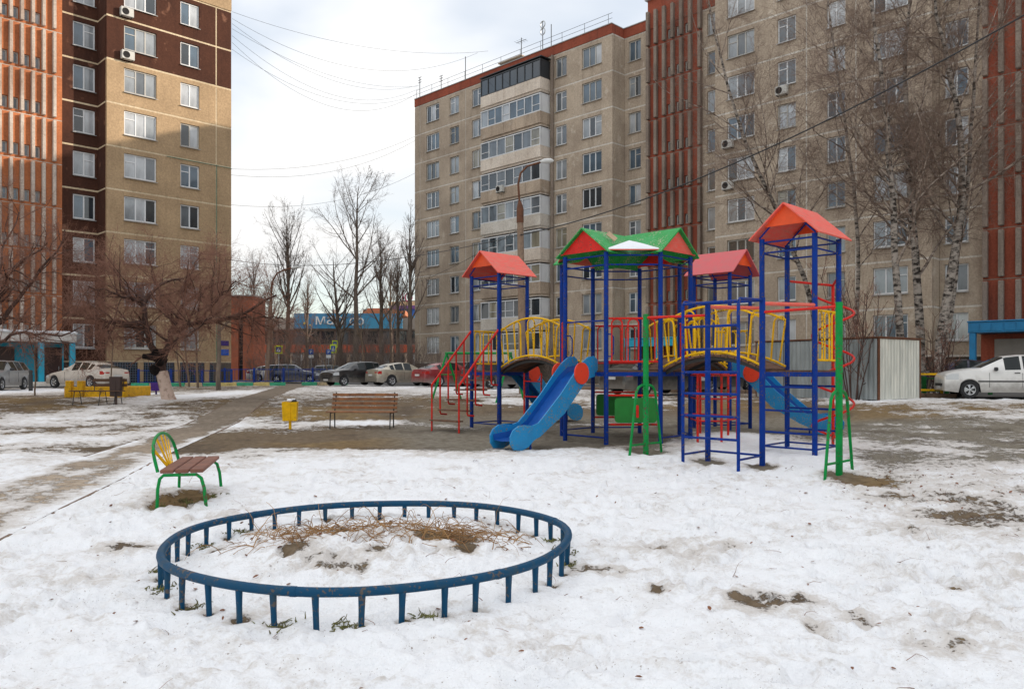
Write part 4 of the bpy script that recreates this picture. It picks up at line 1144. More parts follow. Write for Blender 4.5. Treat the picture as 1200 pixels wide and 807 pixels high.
for (s, p) in ((S1p, P1), (S2p, P2)):
    tubep('turn_bar', P_RED, [V3(s, E + .90), V3(p, E + .92)], .021, 8)
    g = tz(*p); post(p, E + .98, P_GREEN, .048)
    d = Vector((DB.x, DB.y))
    pts = [V3(p - d * .47, g - .08), V3(p - d * .27, g + 1.04), V3(p - d * .20, g + 1.12), V3(p - d * .12, g + 1.15), V3(p + d * .12, g + 1.15), V3(p + d * .20, g + 1.12), V3(p + d * .27, g + 1.04), V3(p + d * .47, g - .08)]
    tubep('side_brace', P_GREEN, pts, .022, 8)
    tubep('foot_tie', P_GREEN, [V3(p - d * .43, g + .16), V3(p + d * .43, g + .16)], .018, 6)

# ------------------------------------------------------------------ flower bed rail, benches, bins, swing
FR = empty('flower_bed_rail', (RC[0], RC[1], 0.02)); tag(FR, 'low round blue tube rail around the snowy flower bed', 'railing')
rng = random.Random(4)
mb = MB(FR.location); pts = []
for i in range(96):
    a = 2 * math.pi * i / 96
    rr = RR * (1 + .012 * math.sin(3 * a + 1) + .006 * math.sin(7 * a))
    pts.append((RC[0] + rr * math.cos(a) * .98, RC[1] + rr * math.sin(a) * 1.02, .235 + .012 * math.sin(2 * a + .6)))
mb.tube(pts, .032, 12, closed=True); tr = mb.build('top_rail', P_FENCE, FR, 50)
for i in (5, 38, 70, 83):
    p, q = Vector(pts[i]), Vector(pts[i + 1]); MB(FR.location).tube([p, p + (q - p) * .35], .0345, 12).build('weld_collar', P_FENCE, tr, 40)
for i in range(38):
    a = 2 * math.pi * (i + .3) / 38 + rng.uniform(-.012, .012)
    rr = RR * (1 + .012 * math.sin(3 * a + 1) + .006 * math.sin(7 * a))
    x, y = RC[0] + rr * math.cos(a) * .98, RC[1] + rr * math.sin(a) * 1.02
    z = .235 + .012 * math.sin(2 * a + .6); lx, ly = rng.uniform(-.012, .012), rng.uniform(-.012, .012)
    mb = MB(FR.location); mb.tube([(x + lx, y + ly, -.12), (x + lx * .3, y + ly * .3, .10), (x, y, z - .02)], [.019, .020, .024], 8); mb.build('rail_post', P_FENCE, FR, 50)

# near bench: green tube frame, fan back of yellow bars, three planks
nl = Vector((-3.87, 8.81)); fl = Vector((-4.19, 10.16)); ax = (fl - nl).normalized(); sd_ = Vector((ax.y, -ax.x))
bc = (nl + fl) / 2
NB = empty('fan_back_bench', (bc.x, bc.y, tz(*bc)))
tag(NB, 'small green tube bench with yellow fan back and brown plank seat on the snow', 'bench')
o_ = NB.location; Lb = (fl - nl).length; g = tz(*bc)
SH = .40
for p in (nl, fl):
    gg = tz(*p)
    q = p + sd_ * .46
    MB(o_).tube([V3(p - sd_ * .03, g - .10), V3(p - sd_ * .02, g + .20), V3(p + sd_ * .0, g + SH - .09), V3(p + sd_ * .04, g + SH - .05), V3(q - sd_ * .08, g + SH - .05), V3(q - sd_ * .03, g + SH - .09), V3(q + sd_ * .0, g + .20), V3(q + sd_ * .03, g - .10)], .019, 8).build('leg_frame', P_GREEN, NB, 50)
for k in range(3):
    c = bc + sd_ * (.075 + .155 * k)
    MB(o_).beam(V3(c - ax * (Lb / 2 + .02), g + SH - .008), V3(c + ax * (Lb / 2 + .02), g + SH - .008), .14, .042, bev=.008).build('seat_plank', SEATW, NB)
lean = -sd_ * .10
arch = []
hw = Lb / 2 - .02
for i in range(17):
    t = i / 16; a = math.pi * t
    x = -math.cos(a) * hw * (1.0 if abs(math.cos(a)) < .93 else .98); z = .02 + .38 * min(1, math.sin(a) ** .6 if math.sin(a) > 0 else 0)
    arch.append(V3(bc + ax * x + lean * (z / .4) - sd_ * .02, g + SH - .04 + z))
bk = MB(o_).tube(arch, .019, 8).build('back_arch', P_GREEN, NB, 50)
for i in range(5):
    t = (i - 2) / 2.0
    a = bc + ax * t * .16 - sd_ * .01; zt_ = .36 - .06 * abs(t); b = bc + ax * t * (hw * .74) + lean * .9 - sd_ * .03
    MB(o_).beam(V3(a, g + SH - .01), V3(b, g + SH + zt_ * (1.0 if abs(t) < .9 else .80)), .044, .012, up=(sd_.x, sd_.y, 0), bev=.003).build('fan_bar', P_YEL, NB)

# slatted park bench in the middle distance
bx, by = G(425, 500.5)
WB = empty('park_bench', (bx, by, tz(bx, by)), R(-4)); tag(WB, 'varnished slatted park bench with backrest beside the yellow bin', 'bench')
Lw = 1.58
for i, z in enumerate((.46, .56, .66, .76)):
    MB().beam((-Lw / 2, .16 + .03 * i, z), (Lw / 2, .16 + .03 * i, z), .028, .066, bev=.006).build('back_slat', SLATW, WB)
for i in range(4): MB().beam((-Lw / 2 - .02, -.24 + .105 * i, .37), (Lw / 2 + .02, -.24 + .105 * i, .37), .088, .03, bev=.006).build('seat_slat', SLATW, WB)
for s_ in (-1, 1):
    x = s_ * (Lw / 2 - .08)
    MB().tube([(x, -.27, -.08), (x, -.22, .345), (x, .12, .345)], .014, 6).tube([(x, .14, -.08), (x, .12, .345), (x, .19, .50), (x, .27, .82)], .016, 6).build('leg_frame', IRON, WB, 40)

def bin_(px, py, m, label, h=.66, w=.34, trash=True, group='litter bins'):
    x, y = G(px, py)
    T = empty('litter_bin', (x, y, tz(x, y)), R(8)); tag(T, label, 'litter bin', group)
    mb = MB(); z0, z1 = h * .28, h * .94
    for i, (z, k) in enumerate(((z0, .90), (z1, 1.0))): pass
    vb = [(-w * .45, -w * .40, z0), (w * .45, -w * .40, z0), (w * .45, w * .40, z0), (-w * .45, w * .40, z0), (-w * .5, -w * .45, z1), (w * .5, -w * .45, z1), (w * .5, w * .45, z1), (-w * .5, w * .45, z1)]
    mb.add(vb, [(3, 2, 1, 0), (0, 1, 5, 4), (1, 2, 6, 5), (2, 3, 7, 6), (3, 0, 4, 7)]); iv = [(a * .93, b * .93, c) for a, b, c in vb[4:]] + [(a * .9, b * .9, z0 + .1) for a, b, c in vb[:4]]
    mb.add(iv, [(1, 0, 4, 5), (2, 1, 5, 6), (3, 2, 6, 7), (0, 3, 7, 4), (4, 7, 6, 5)])
    mb.add(vb[4:] + iv[:4], [(0, 1, 5, 4), (1, 2, 6, 5), (2, 3, 7, 6), (3, 0, 4, 7)])
    mb.build('bucket', m, T)
    MB().box((0, 0, h * .12), (.06, .05, h * .36)).build('stem', m, T)
    MB().box((0, -w * .455, (z0 + z1) / 2), (.04, .012, z1 - z0)).build('rib', m, T)
    if trash:
        r_ = random.Random(2)
        for i in range(5): MB().box((r_.uniform(-.1, .1), r_.uniform(-.08, .08), z1 + r_.uniform(-.01, .05)), (.12, .09, .07), rz=r_.uniform(0, 3), bev=.025).build('rubbish', SNOWM if i % 2 else BLACKP, T)
    return T
bin_(340, 502, P_YEL, 'yellow metal litter bin on a post, full of rubbish')
bin_(183, 462, paint('purple_paint', (86, 58, 140)), 'small purple litter bin beside the whitewashed tree trunk', h=.52, w=.36, trash=False)
bin_(136, 474, mat('rusty_brown_paint', hexs((64, 44, 38)), .6, var=.3, scale=5), 'dark brown litter bin at the end of the thin bench', h=.95, w=.32, trash=False)
# thin bench on the left, low yellow sandbox wall
bx, by = G(115, 474)
TB = empty('park_bench', (bx, by, tz(bx, by)), R(3)); tag(TB, 'thin backed bench on iron legs before the low yellow wall', 'bench')
for i in range(3): MB().beam((-.8, -.20 + .13 * i, .44), (.8, -.20 + .13 * i, .44), .11, .03, bev=.005).build('seat_slat', mat('old_brown_slat', hexs((96, 68, 50)), .8, var=.3, scale=5), TB)
for z in (.62, .78): MB().beam((-.25, .22, z), (.8, .24, z), .03, .09, bev=.005).build('back_slat', MATS['old_brown_slat'], TB)
for x in (-.65, .15, .62):
    MB().tube([(x - .04, -.24, -.08), (x, -.18, .42), (x, .16, .42), (x + .04, .24, -.08)], .014, 6).build('leg', IRON, TB, 40)
for x in (-.2, .7): MB().tube([(x, .17, .42), (x, .25, .84)], .014, 6).build('back_post', IRON, TB, 40)
sx0, sx1 = G(76, 465), G(148, 465)
SBx = empty('sandbox_wall', (sx0[0], sx0[1], tz(*sx0))); tag(SBx, 'low yellow wooden sandbox wall behind the thin bench', 'sandbox')
o_ = SBx.location; yw = paint('ochre_yellow_paint', (226, 172, 30)); w_ = sx1[0] - sx0[0]
for y_ in (0, 2.0): MB().box((w_ / 2, y_, .17), (w_, .10, .42), bev=.012).build('board', yw, SBx)
for x_ in (.05, w_ - .05): MB().box((x_, 1.0, .17), (.10, 1.9, .40), bev=.012).build('board', yw, SBx)
for x_ in (.18, .62, w_ - .3, w_ - .12): MB().box((x_, .0, .30), (.22, .22, .62), bev=.015).build('corner_block', yw, SBx)
# short bollard
x, y = G(36, 458); BO = tag(MB((0, 0, 0)).tube([(0, 0, -.1), (0, 0, .75), (0, 0, .8), (0, 0, .95), (0, 0, 1.0)], [.09, .09, .07, .09, .05], 12).build('bollard', [IRON], None, 40), 'thin dark bollard between the two cars by the left porch', 'bollard'); BO.location = (x, y, tz(x, y))
# green swing behind the stairs
sx, sy = -2.05, 27.0
SW = empty('swing', (sx, sy, tz(sx, sy))); tag(SW, 'green A-frame swing standing behind the red stairs', 'swing')
for x in (-.15, 2.0):
    for s_ in (-1, 1): MB().tube([(x + s_ * .10 * 0 - .55 * s_ * .9, -.5 * s_, -.1), (x, 0, 1.62)], .035, 8).build('leg', P_GREEN, SW, 40)
    MB().tube([(x - .26, -.25, .9), (x + .26, .25, .9)], .02, 6).build('cross_brace', P_GREEN, SW, 40)
MB().tube([(-.2, 0, 1.62), (2.05, 0, 1.62)], .04, 8).build('top_bar', P_GREEN, SW, 40)
for x in (.55, 1.25): MB().tube([(x, 0, 1.6), (x, .05, .45)], .012, 5).build('hanger', IRON, SW, 40)
MB().box((.9, .05, .43), (.85, .32, .05), bev=.01).build('seat', WOOD, SW)

# ------------------------------------------------------------------ cars
def car_paint(name, srgb, metal=.2):
    c = hexs(srgb)
    return mat(name, c, .32, scale=2.2, col2=tuple(x * .72 + .02 for x in c), fac=(.45, .8), metal=metal, coat=.6, dirt=(.20, .18, .155))
CARGL = mat('car_glass', (.012, .017, .018), .05, spec=.28)
HEADL = mat('headlight_lens', (.55, .57, .58), .12, spec=.8)
TAILL = mat('tail_light_lens', (.42, .02, .015), .15, spec=.8)
PLATE = mat('number_plate', (.6, .6, .58), .5, var=.3, scale=14)
def make_car(kind, body_m, loc, heading, label, dirt=True, hub=True):
    T = empty('parked_car', (loc[0], loc[1], tz(loc[0], loc[1]) + .03), heading)
    tag(T, label, 'car', 'cars parked around the courtyard')
    # side profile: list of (x, z_top, z_belt, half width at belt, half width at top); x forward
    if kind == 'hatch':
        L, W, wr, xf, xr = 3.98, 1.66, .295, 1.20, -1.26
        prof = [(1.99, .62, .56, .62, .50), (1.97, .77, .71, .72, .60), (1.90, .86, .80, .76, .66), (1.62, .95, .89, .78, .68), (1.25, 1.01, .94, .79, .69), (.90, 1.04, .962, .80, .69), (.84, 1.05, .964, .80, .68),
                (.48, 1.25, .962, .80, .60), (.12, 1.425, .965, .80, .56), (.04, 1.445, .967, .80, .56), (-.36, 1.49, .975, .80, .56), (-.44, 1.493, .976, .80, .56), (-1.0, 1.485, .985, .795, .555), (-1.08, 1.48, .987, .795, .555),
                (-1.42, 1.44, .995, .79, .55), (-1.50, 1.425, .997, .785, .545), (-1.80, 1.06, .98, .75, .60), (-1.90, .86, .82, .73, .62), (-1.97, .70, .66, .70, .60), (-1.99, .44, .40, .62, .5)]
        side = [(.12, -.36), (-.44, -1.0), (-1.08, -1.42)]; ws_rng = (.84, .12); rw = (-1.50, -1.80)
    elif kind == 'sedan':
        L, W, wr, xf, xr = 4.55, 1.76, .315, 1.42, -1.28
        prof = [(2.27, .45, .40, .52, .42), (2.24, .60, .54, .68, .54), (2.12, .70, .64, .76, .64), (1.7, .82, .77, .82, .70), (1.25, .89, .85, .84, .73), (.95, .94, .90, .85, .73), (.90, .955, .905, .85, .72),
                (.50, 1.20, .925, .85, .63), (.10, 1.39, .935, .85, .58), (.02, 1.405, .937, .85, .58), (-.40, 1.43, .95, .85, .58), (-.48, 1.425, .952, .85, .58), (-1.02, 1.355, .97, .845, .575), (-1.10, 1.335, .972, .845, .575),
                (-1.34, 1.26, .98, .84, .57), (-1.40, 1.235, .982, .84, .57), (-1.86, 1.05, .985, .82, .64), (-1.93, 1.03, .98, .81, .68), (-2.16, .99, .94, .78, .70), (-2.24, .80, .76, .76, .68), (-2.28, .62, .58, .74, .64), (-2.27, .42, .38, .66, .54)]
        side = [(.10, -.40), (-.48, -1.02), (-1.10, -1.34)]; ws_rng = (.90, .10); rw = (-1.40, -1.86)
    else:   # wagon
        L, W, wr, xf, xr = 4.25, 1.68, .295, 1.28, -1.22
        prof = [(2.10, .46, .40, .50, .42), (2.07, .66, .58, .70, .56), (1.95, .76, .70, .76, .64), (1.5, .86, .81, .80, .70), (1.10, .92, .88, .81, .70), (.86, .95, .91, .81, .70), (.80, .965, .915, .81, .69),
                (.45, 1.20, .93, .81, .62), (.12, 1.39, .94, .81, .58), (.04, 1.40, .942, .81, .58), (-.40, 1.43, .95, .81, .58), (-.48, 1.43, .952, .81, .58), (-1.05, 1.42, .96, .81, .58), (-1.13, 1.42, .962, .81, .58),
                (-1.72, 1.39, .97, .80, .57), (-1.80, 1.38, .972, .80, .57), (-2.0, 1.02, .96, .77, .62), (-2.07, .80, .76, .75, .64), (-2.12, .62, .58, .74, .62), (-2.12, .42, .38, .66, .54)]
        side = [(.12, -.40), (-.48, -1.05), (-1.13, -1.72)]; ws_rng = (.80, .12); rw = (-1.80, -2.0)
    AR = wr + .055
    xs = set(p[0] for p in prof)
    for xw in (xf, xr):
        for t in np.linspace(-1, 1, 11): xs.add(round(xw + AR * math.cos(math.acos(t)) * .999, 3))
    xs = sorted(xs, reverse=True); pa = np.array(prof)[::-1]
    ip = lambda x, c: float(np.interp(x, pa[:, 0], pa[:, c]))
    rings = []
    for x in xs:
        zt_, zb_, wb_, wt_ = ip(x, 1), ip(x, 2), ip(x, 3), ip(x, 4)
        low = .20 if abs(x) < L / 2 - .3 else .24
        zl = low
        for xw in (xf, xr):
            if abs(x - xw) < AR: zl = max(zl, wr + math.sqrt(max(0, AR * AR - (x - xw) ** 2)))
        zm = max(zb_ * .62, zl + .03); zm = min(zm, zb_ - .01); zl = min(zl, zm - .005)
        wm = min(W / 2, wb_ + .035)
        sh = zb_ - (zb_ - zm) * .28
        rings.append([(0, low + .02), (wm * .80, low + .02), (wm * .955, zl), (wm, zm), (wb_ + .018, sh), (wb_, zb_), (wt_, zt_ - (.045 if zt_ - zb_ > .2 else .012)), (wt_ * .82, zt_ - .006), (0, zt_ + .012)])
    K = 9
    def face_kind(i, j):
        x0, x1 = xs[i], xs[i + 1]; xm = (x0 + x1) / 2
        if j == 5:
            for a, b in side:
                if b - .001 <= x1 and x0 <= a + .001: return 1
        if j >= 6:
            if ws_rng[1] - .001 <= x1 and x0 <= ws_rng[0] + .001: return 2
            if rw[1] - .001 <= x1 and x0 <= rw[0] + .001: return 3
        if j <= 1: return 4
        return 0
    verts = []; 
    for i, x in enumerate(xs):
        for s_ in (1, -1):
            for (y, z) in rings[i]: verts.append((x, s_ * y, z))
    groups = {0: [], 1: [], 2: [], 3: [], 4: []}
    for i in range(len(xs) - 1):
        for si, s_ in enumerate((1, -1)):
            for j in range(K - 1):
                a = (i * 2 + si) * K + j; b = a + 1; c = ((i + 1) * 2 + si) * K + j + 1; d = c - 1
                groups[face_kind(i, j)].append((a, b, c, d) if s_ < 0 else (d, c, b, a))
    for i in (0, len(xs) - 1):
        for si, s_ in enumerate((1, -1)):
            f = tuple((i * 2 + si) * K + j for j in range(K)); fl_ = (i == 0) == (s_ > 0)
            groups[0].append(f if not fl_ else f[::-1])
    def part(name, fs, m, parent=None, sm=38, push=0.0):
        used = sorted(set(k for f in fs for k in f)); mp_ = {k: n_ for n_, k in enumerate(used)}
        mb = MB(); mb.add([verts[k] for k in used], [tuple(mp_[k] for k in f) for f in fs]); return mb.build(name, m, parent or T, sm)
    body = part('body', groups[0], body_m)
    for a, b in side:
        for s_ in (0, 1):
            fs = [f for f in groups[1] if all(b - .002 <= verts[k][0] <= a + .002 for k in f) and (verts[f[0]][1] > 0) == (s_ == 0)]
            if fs: part('side_window', fs, CARGL)
    part('windscreen', groups[2], CARGL); part('rear_window', groups[3], CARGL); part('underbody', groups[4], BLACKP)
    for xw in (xf, xr):
        for s_ in (-1, 1):
            y = s_ * (W / 2 - .095); n_ = 22
            cir = lambda r_, yy: [(xw + r_ * math.cos(2 * math.pi * i / n_), yy, wr + r_ * math.sin(2 * math.pi * i / n_)) for i in range(n_)]
            mb = MB(); rr = [(wr * .62, .085), (wr * .93, .095), (wr, .06), (wr, -.06), (wr * .9, -.09), (wr * .5, -.09)]
            vv = []; 
            for r_, dy in rr: vv += cir(r_, y + s_ * dy)
            fs = [(k * n_ + i, k * n_ + (i + 1) % n_, (k + 1) * n_ + (i + 1) % n_, (k + 1) * n_ + i) for k in range(len(rr) - 1) for i in range(n_)]
            if s_ > 0: fs = [f[::-1] for f in fs]
            mb.add(vv, fs); wh_ = mb.build('wheel', RUBBER, T, 40)
            m2 = MB(); vv = cir(wr * .64, y + s_ * .075) + cir(wr * .56, y + s_ * .055) + cir(wr * .16, y + s_ * .07)
            fs = [(i, (i + 1) % n_, n_ + (i + 1) % n_, n_ + i) for i in range(n_)]
            for i in range(n_):
                if (i % 4) < 2: fs.append((n_ + i, n_ + (i + 1) % n_, 2 * n_ + (i + 1) % n_, 2 * n_ + i))
            fs.append(tuple(2 * n_ + i for i in range(n_))[::-1])
            if s_ > 0: fs = [f[::-1] for f in fs]
            m2.add(vv, fs); m2.build('rim', ALU, wh_, 30)
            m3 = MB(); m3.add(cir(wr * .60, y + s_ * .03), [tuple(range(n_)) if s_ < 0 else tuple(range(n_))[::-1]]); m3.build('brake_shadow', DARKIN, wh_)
    hx = max(p[0] for p in prof); rx = min(p[0] for p in prof)
    # lamps follow the corner of the shell
    def patch(name, m, x0, x1, z0f, z1f, s_, push=.012):
        pts = []; n_ = 5
        for i in range(n_):
            x = x0 + (x1 - x0) * i / (n_ - 1); zt_, zb_, wb_ = ip(x, 1), ip(x, 2), ip(x, 3)
            for z in (z0f, z1f):
                zz = min(z, zb_ + .0); pts.append((x, s_ * (wb_ + .022 + push), zz))
        # bring to the nose: last column folds round the front
        xe = x1 + (.022 if x1 > x0 else -.022)
        we = ip(x1, 3)
        for k_ in (.86, .60):
            for z in (z0f, z1f): pts.append((xe + (push if x1 > x0 else -push), s_ * we * k_, min(z, ip(x1, 2) + .02)))
        nn_ = len(pts) // 2
        fs = [(2 * i, 2 * i + 2, 2 * i + 3, 2 * i + 1) for i in range(nn_ - 1)]
        if (s_ > 0) == (x1 > x0): fs = [f[::-1] for f in fs]
        MB().add(pts, fs).build(name, m, T, 60)
    for s_ in (-1, 1):
        if kind == 'hatch': patch('headlight', HEADL, 1.55, 1.92, .64, .84, s_); patch('tail_light', TAILL, -1.66, -1.92, .68, 1.0, s_)
        elif kind == 'sedan': patch('headlight', HEADL, 1.80, 2.16, .54, .70, s_); patch('tail_light', TAILL, -1.96, -2.21, .72, .90, s_)
        else: patch('headlight', HEADL, 1.72, 1.98, .56, .74, s_); patch('tail_light', TAILL, -1.95, -2.08, .6, .95, s_)
        xm_ = side[0][0] + .30
        MB().box((xm_, s_ * (W / 2 + .06), 1.0), (.10, .20, .13), bev=.03).build('mirror', body_m if kind == 'sedan' else BLACKP, T)
        for a, b in side[:2]:
            MB().box((b + .12, s_ * (ip(b + .12, 3) + .035), ip(b, 2) - .11), (.17, .03, .03), bev=.008).build('door_handle', BLACKP if kind == 'hatch' else body_m, T)
        if kind == 'hatch': MB().box((-.05, s_ * (W / 2 + .004), .58), (2.0, .022, .045), bev=.006).build('side_moulding', BLACKP, T)
        for xg in (side[0][1] - .04, side[0][0] + .48): MB().box((xg, s_ * (W / 2 - .004), .62), (.008, .012, .5)).build('door_gap', BLACKP, T)
    MB().box((hx + .005, 0, .46), (.02, .95, .10), bev=.006).build('grille', BLACKP, T)
    MB().box((hx + .012, 0, .36), (.015, .50, .11), bev=.003).build('number_plate', PLATE, T)
    MB().box((rx - .012 if kind != 'sedan' else rx - .02, 0, .62 if kind != 'sedan' else .66), (.02, .50, .11), bev=.003).build('number_plate', PLATE, T)
    return T
WHITEC = car_paint('white_car_paint', (226, 224, 220), 0)
PEARL = car_paint('cream_white_car_paint', (206, 196, 184), 0)
BLK = car_paint('black_car_paint', (20, 20, 26)); SILV = car_paint('champagne_car_paint', (176, 168, 150), .5); REDC = car_paint('dark_red_car_paint', (140, 22, 34)); NAVY = car_paint('navy_car_paint', (24, 26, 58)); GREY = car_paint('dark_grey_car_paint', (62, 62, 68), .4); LGREY = car_paint('silver_grey_car_paint', (160, 164, 168), .5); BLU = car_paint('blue_car_paint', (22, 34, 64))
ang = lambda x, y: math.atan2(y, x)
make_car('hatch', WHITEC, (17.15, 28.1), ang(-.95, .26), 'white hatchback with black side moulding parked at the right edge')
make_car('sedan', NAVY, (20.2, 36.5), ang(-.9, .42), 'dark navy car behind the white hatchback and birch trunks')
make_car('sedan', BLK, (5.75, 32.4), ang(.83, .56), 'black saloon seen from behind through the middle of the playground')
make_car('wagon', BLK, (9.4, 37.0), ang(.83, .56), 'black car further back, seen below the right-hand bridge')
make_car('wagon', GREY, (-.6, 43.0), ang(.8, .6), 'dark grey car behind the left tower stairs')
make_car('sedan', REDC, (-3.7, 48.2), ang(.8, .6), 'dark red saloon behind the green swing')
make_car('sedan', SILV, (-6.75, 50.0), ang(.8, .6), 'champagne silver saloon between the red car and the black hatchback')
make_car('hatch', BLK, (-9.9, 50.2), ang(-.72, -.69), 'black hatchback facing the footpath end')
make_car('sedan', PEARL, (-22.9, 43.2), R(157), 'cream white saloon parked in front of the left block')
make_car('wagon', LGREY, (-25.1, 39.0), R(-80), 'silver estate car cut off by the left edge')
make_car('wagon', BLU, (-17.0, 62.5), R(10), 'blue car behind the blue fence, left of the black hatchback')
make_car('sedan', WHITEC, (-20.6, 69.5), R(15), 'white car far back behind the blue fence')
make_car('wagon', GREY, (-15.3, 70.0), R(12), 'dark car far back behind the thin saplings')
make_car('hatch', WHITEC, (-27.5, 66.0), R(40), 'snow-dusted white car beside the corner of the left block')

# ------------------------------------------------------------------ trees
def tubes(P, Rr, s):
    """P (N,k,3) polylines, Rr (N,k) radii -> vertices, quads"""
    N, k = P.shape[:2]
    t = np.gradient(P, axis=1); t /= np.maximum(np.linalg.norm(t, axis=2, keepdims=True), 1e-9)
    ref = np.tile(np.array([.35, .22, .91]), (N, 1)); par = np.abs((t[:, 0] * ref).sum(1)) > .92; ref[par] = (.9, -.4, .1)
    x = np.cross(t, ref[:, None, :]); x /= np.maximum(np.linalg.norm(x, axis=2, keepdims=True), 1e-9)
    y = np.cross(t, x)
    a = np.arange(s) * 2 * np.pi / s
    V = P[:, :, None, :] + Rr[:, :, None, None] * (x[:, :, None, :] * np.cos(a)[None, None, :, None] + y[:, :, None, :] * np.sin(a)[None, None, :, None])
    idx = np.arange(N * k * s).reshape(N, k, s); nx = np.roll(idx, -1, axis=2)
    Fq = np.stack([idx[:, :-1], nx[:, :-1], nx[:, 1:], idx[:, 1:]], -1).reshape(-1, 4)
    return V.reshape(-1, 3), Fq
def combine(parts):
    vs_, fs_, o = [], [], 0
    for v, f in parts: vs_.append(v); fs_.append(f + o); o += len(v)
    return np.concatenate(vs_), np.concatenate(fs_)
def grow(rg, P, Rr, n, t0, t1, ang_, asd, L, seg, wob, trop, rk, rmin, rel=True, taper=.35, tlen=.55):
    """next order of branches, all at once"""
    N, k = P.shape[:2]
    cnt = np.full(N, int(n)) if n >= 1 else np.ones(N, int)
    pi = np.repeat(np.arange(N), cnt); M = len(pi)
    t = t0 + (t1 - t0) * (rg.rand(M) ** .9)
    f = t * (k - 1); i0 = np.minimum(f.astype(int), k - 2); w = (f - i0)[:, None]
    base = P[pi, i0] * (1 - w) + P[pi, i0 + 1] * w; rb = Rr[pi, i0] * (1 - w[:, 0]) + Rr[pi, i0 + 1] * w[:, 0]
    d = P[pi, i0 + 1] - P[pi, i0]; d /= np.maximum(np.linalg.norm(d, axis=1, keepdims=True), 1e-9)
    r = rg.randn(M, 3); r -= d * (r * d).sum(1, keepdims=True); r /= np.linalg.norm(r, axis=1, keepdims=True)
    a = np.radians(ang_ + asd * rg.randn(M))[:, None]
    v = d * np.cos(a) + r * np.sin(a)
    pl_ = np.linalg.norm(np.diff(P, axis=1), axis=2).sum(1)[pi] if rel else 1.0
    ln = L * pl_ * (1 - tlen * t) * rg.uniform(.55, 1.25, M)
    pts = [base]; st = (ln / seg)[:, None]
    for j in range(seg):
        v = v + wob * rg.randn(M, 3) + np.asarray(trop)[None, :] * ((j + 1) / seg)
        v = v / np.linalg.norm(v, axis=1, keepdims=True); pts.append(pts[-1] + v * st)
    Q = np.stack(pts, 1); r0 = np.maximum(rb * rk, rmin)
    return Q, np.maximum(r0[:, None] * np.linspace(1, taper, seg + 1)[None, :], rmin * .7)
def bark(name, c, c2, sc=4.0, st=(1, 1, .3)):
    return mat(name, hexs(c), .9, scale=sc, col2=hexs(c2), bump=.6, bscale=25, stretch=st, detail=8, spec=.2)
B_APPLE = bark('apple_bark', (98, 76, 68), (58, 45, 42)); B_ATWIG = bark('apple_twig', (160, 118, 100), (116, 84, 72)); B_POP = bark('poplar_bark', (128, 114, 102), (84, 74, 66)); B_PTWIG = bark('poplar_twig', (142, 128, 120), (110, 98, 92))
B_BIR = mat('birch_bark', hexs((160, 150, 140)), .85, scale=3.4, col2=hexs((48, 42, 38)), fac=(.44, .60), stretch=(1, 1, 2.2), bump=.4, bscale=14, detail=6, spec=.2)
B_BTWIG = bark('birch_twig', (144, 122, 108), (106, 90, 80)); B_BLIMB = mat('birch_limb', hexs((166, 152, 140)), .85, scale=3, col2=hexs((96, 82, 74)), fac=(.42, .58), stretch=(1, 1, 2), spec=.2); B_WASH = mat('whitewash', hexs((204, 180, 164)), .9, scale=6, col2=hexs((134, 104, 90)), fac=(.5, .75), bump=.5, bscale=30)
B_DARK = bark('charred_collar', (36, 28, 26), (20, 17, 16))
B_SAP = bark('sapling_bark', (130, 112, 94), (92, 78, 66))
def rs_poly(pts, k):
    p = np.array(pts, float); d = np.r_[0, np.cumsum(np.linalg.norm(np.diff(p, axis=0), axis=1))]; t = np.linspace(0, d[-1], k)
    # smooth by interpolation of a Catmull-Rom like average
    q = np.stack([np.interp(t, d, p[:, i]) for i in range(3)], 1)
    for _ in range(2): q[1:-1] = .25 * q[:-2] + .5 * q[1:-1] + .25 * q[2:]
    return q
def tree(name, label, base, levels, mats_, group=None, sides=(9, 6, 4, 3, 3)):
    """levels: list of (P, R) per branch order, in world coordinates; order 0 = trunk and limbs"""
    T = empty(name, (base[0], base[1], base[2])); tag(T, label, 'tree' if 'bush' not in name else 'bush', group)
    o = np.array(base)[None, :]
    for nm, lv, m in (('trunk', levels[:1], mats_[0]), ('branches', levels[1:2], mats_[1]), ('crown', levels[2:], mats_[2])):
        if not lv: continue
        off = {'trunk': 0, 'branches': 1, 'crown': 2}[nm]
        V, Fq = combine([tubes(P, r, sides[min(off + i, 4)]) for i, (P, r) in enumerate(lv)])
        np_mesh(nm, V - o, Fq, m, T)
    return T
def copy_tree(T, loc, rz, sc, label, zs=None):
    c = T.copy(); C.objects.link(c); c.location = loc; c.rotation_euler = (0, 0, rz); c.scale = (sc, sc, zs or sc); c['label'] = label
    for ch in T.children:
        q = ch.copy(); C.objects.link(q); q.parent = c
    return c

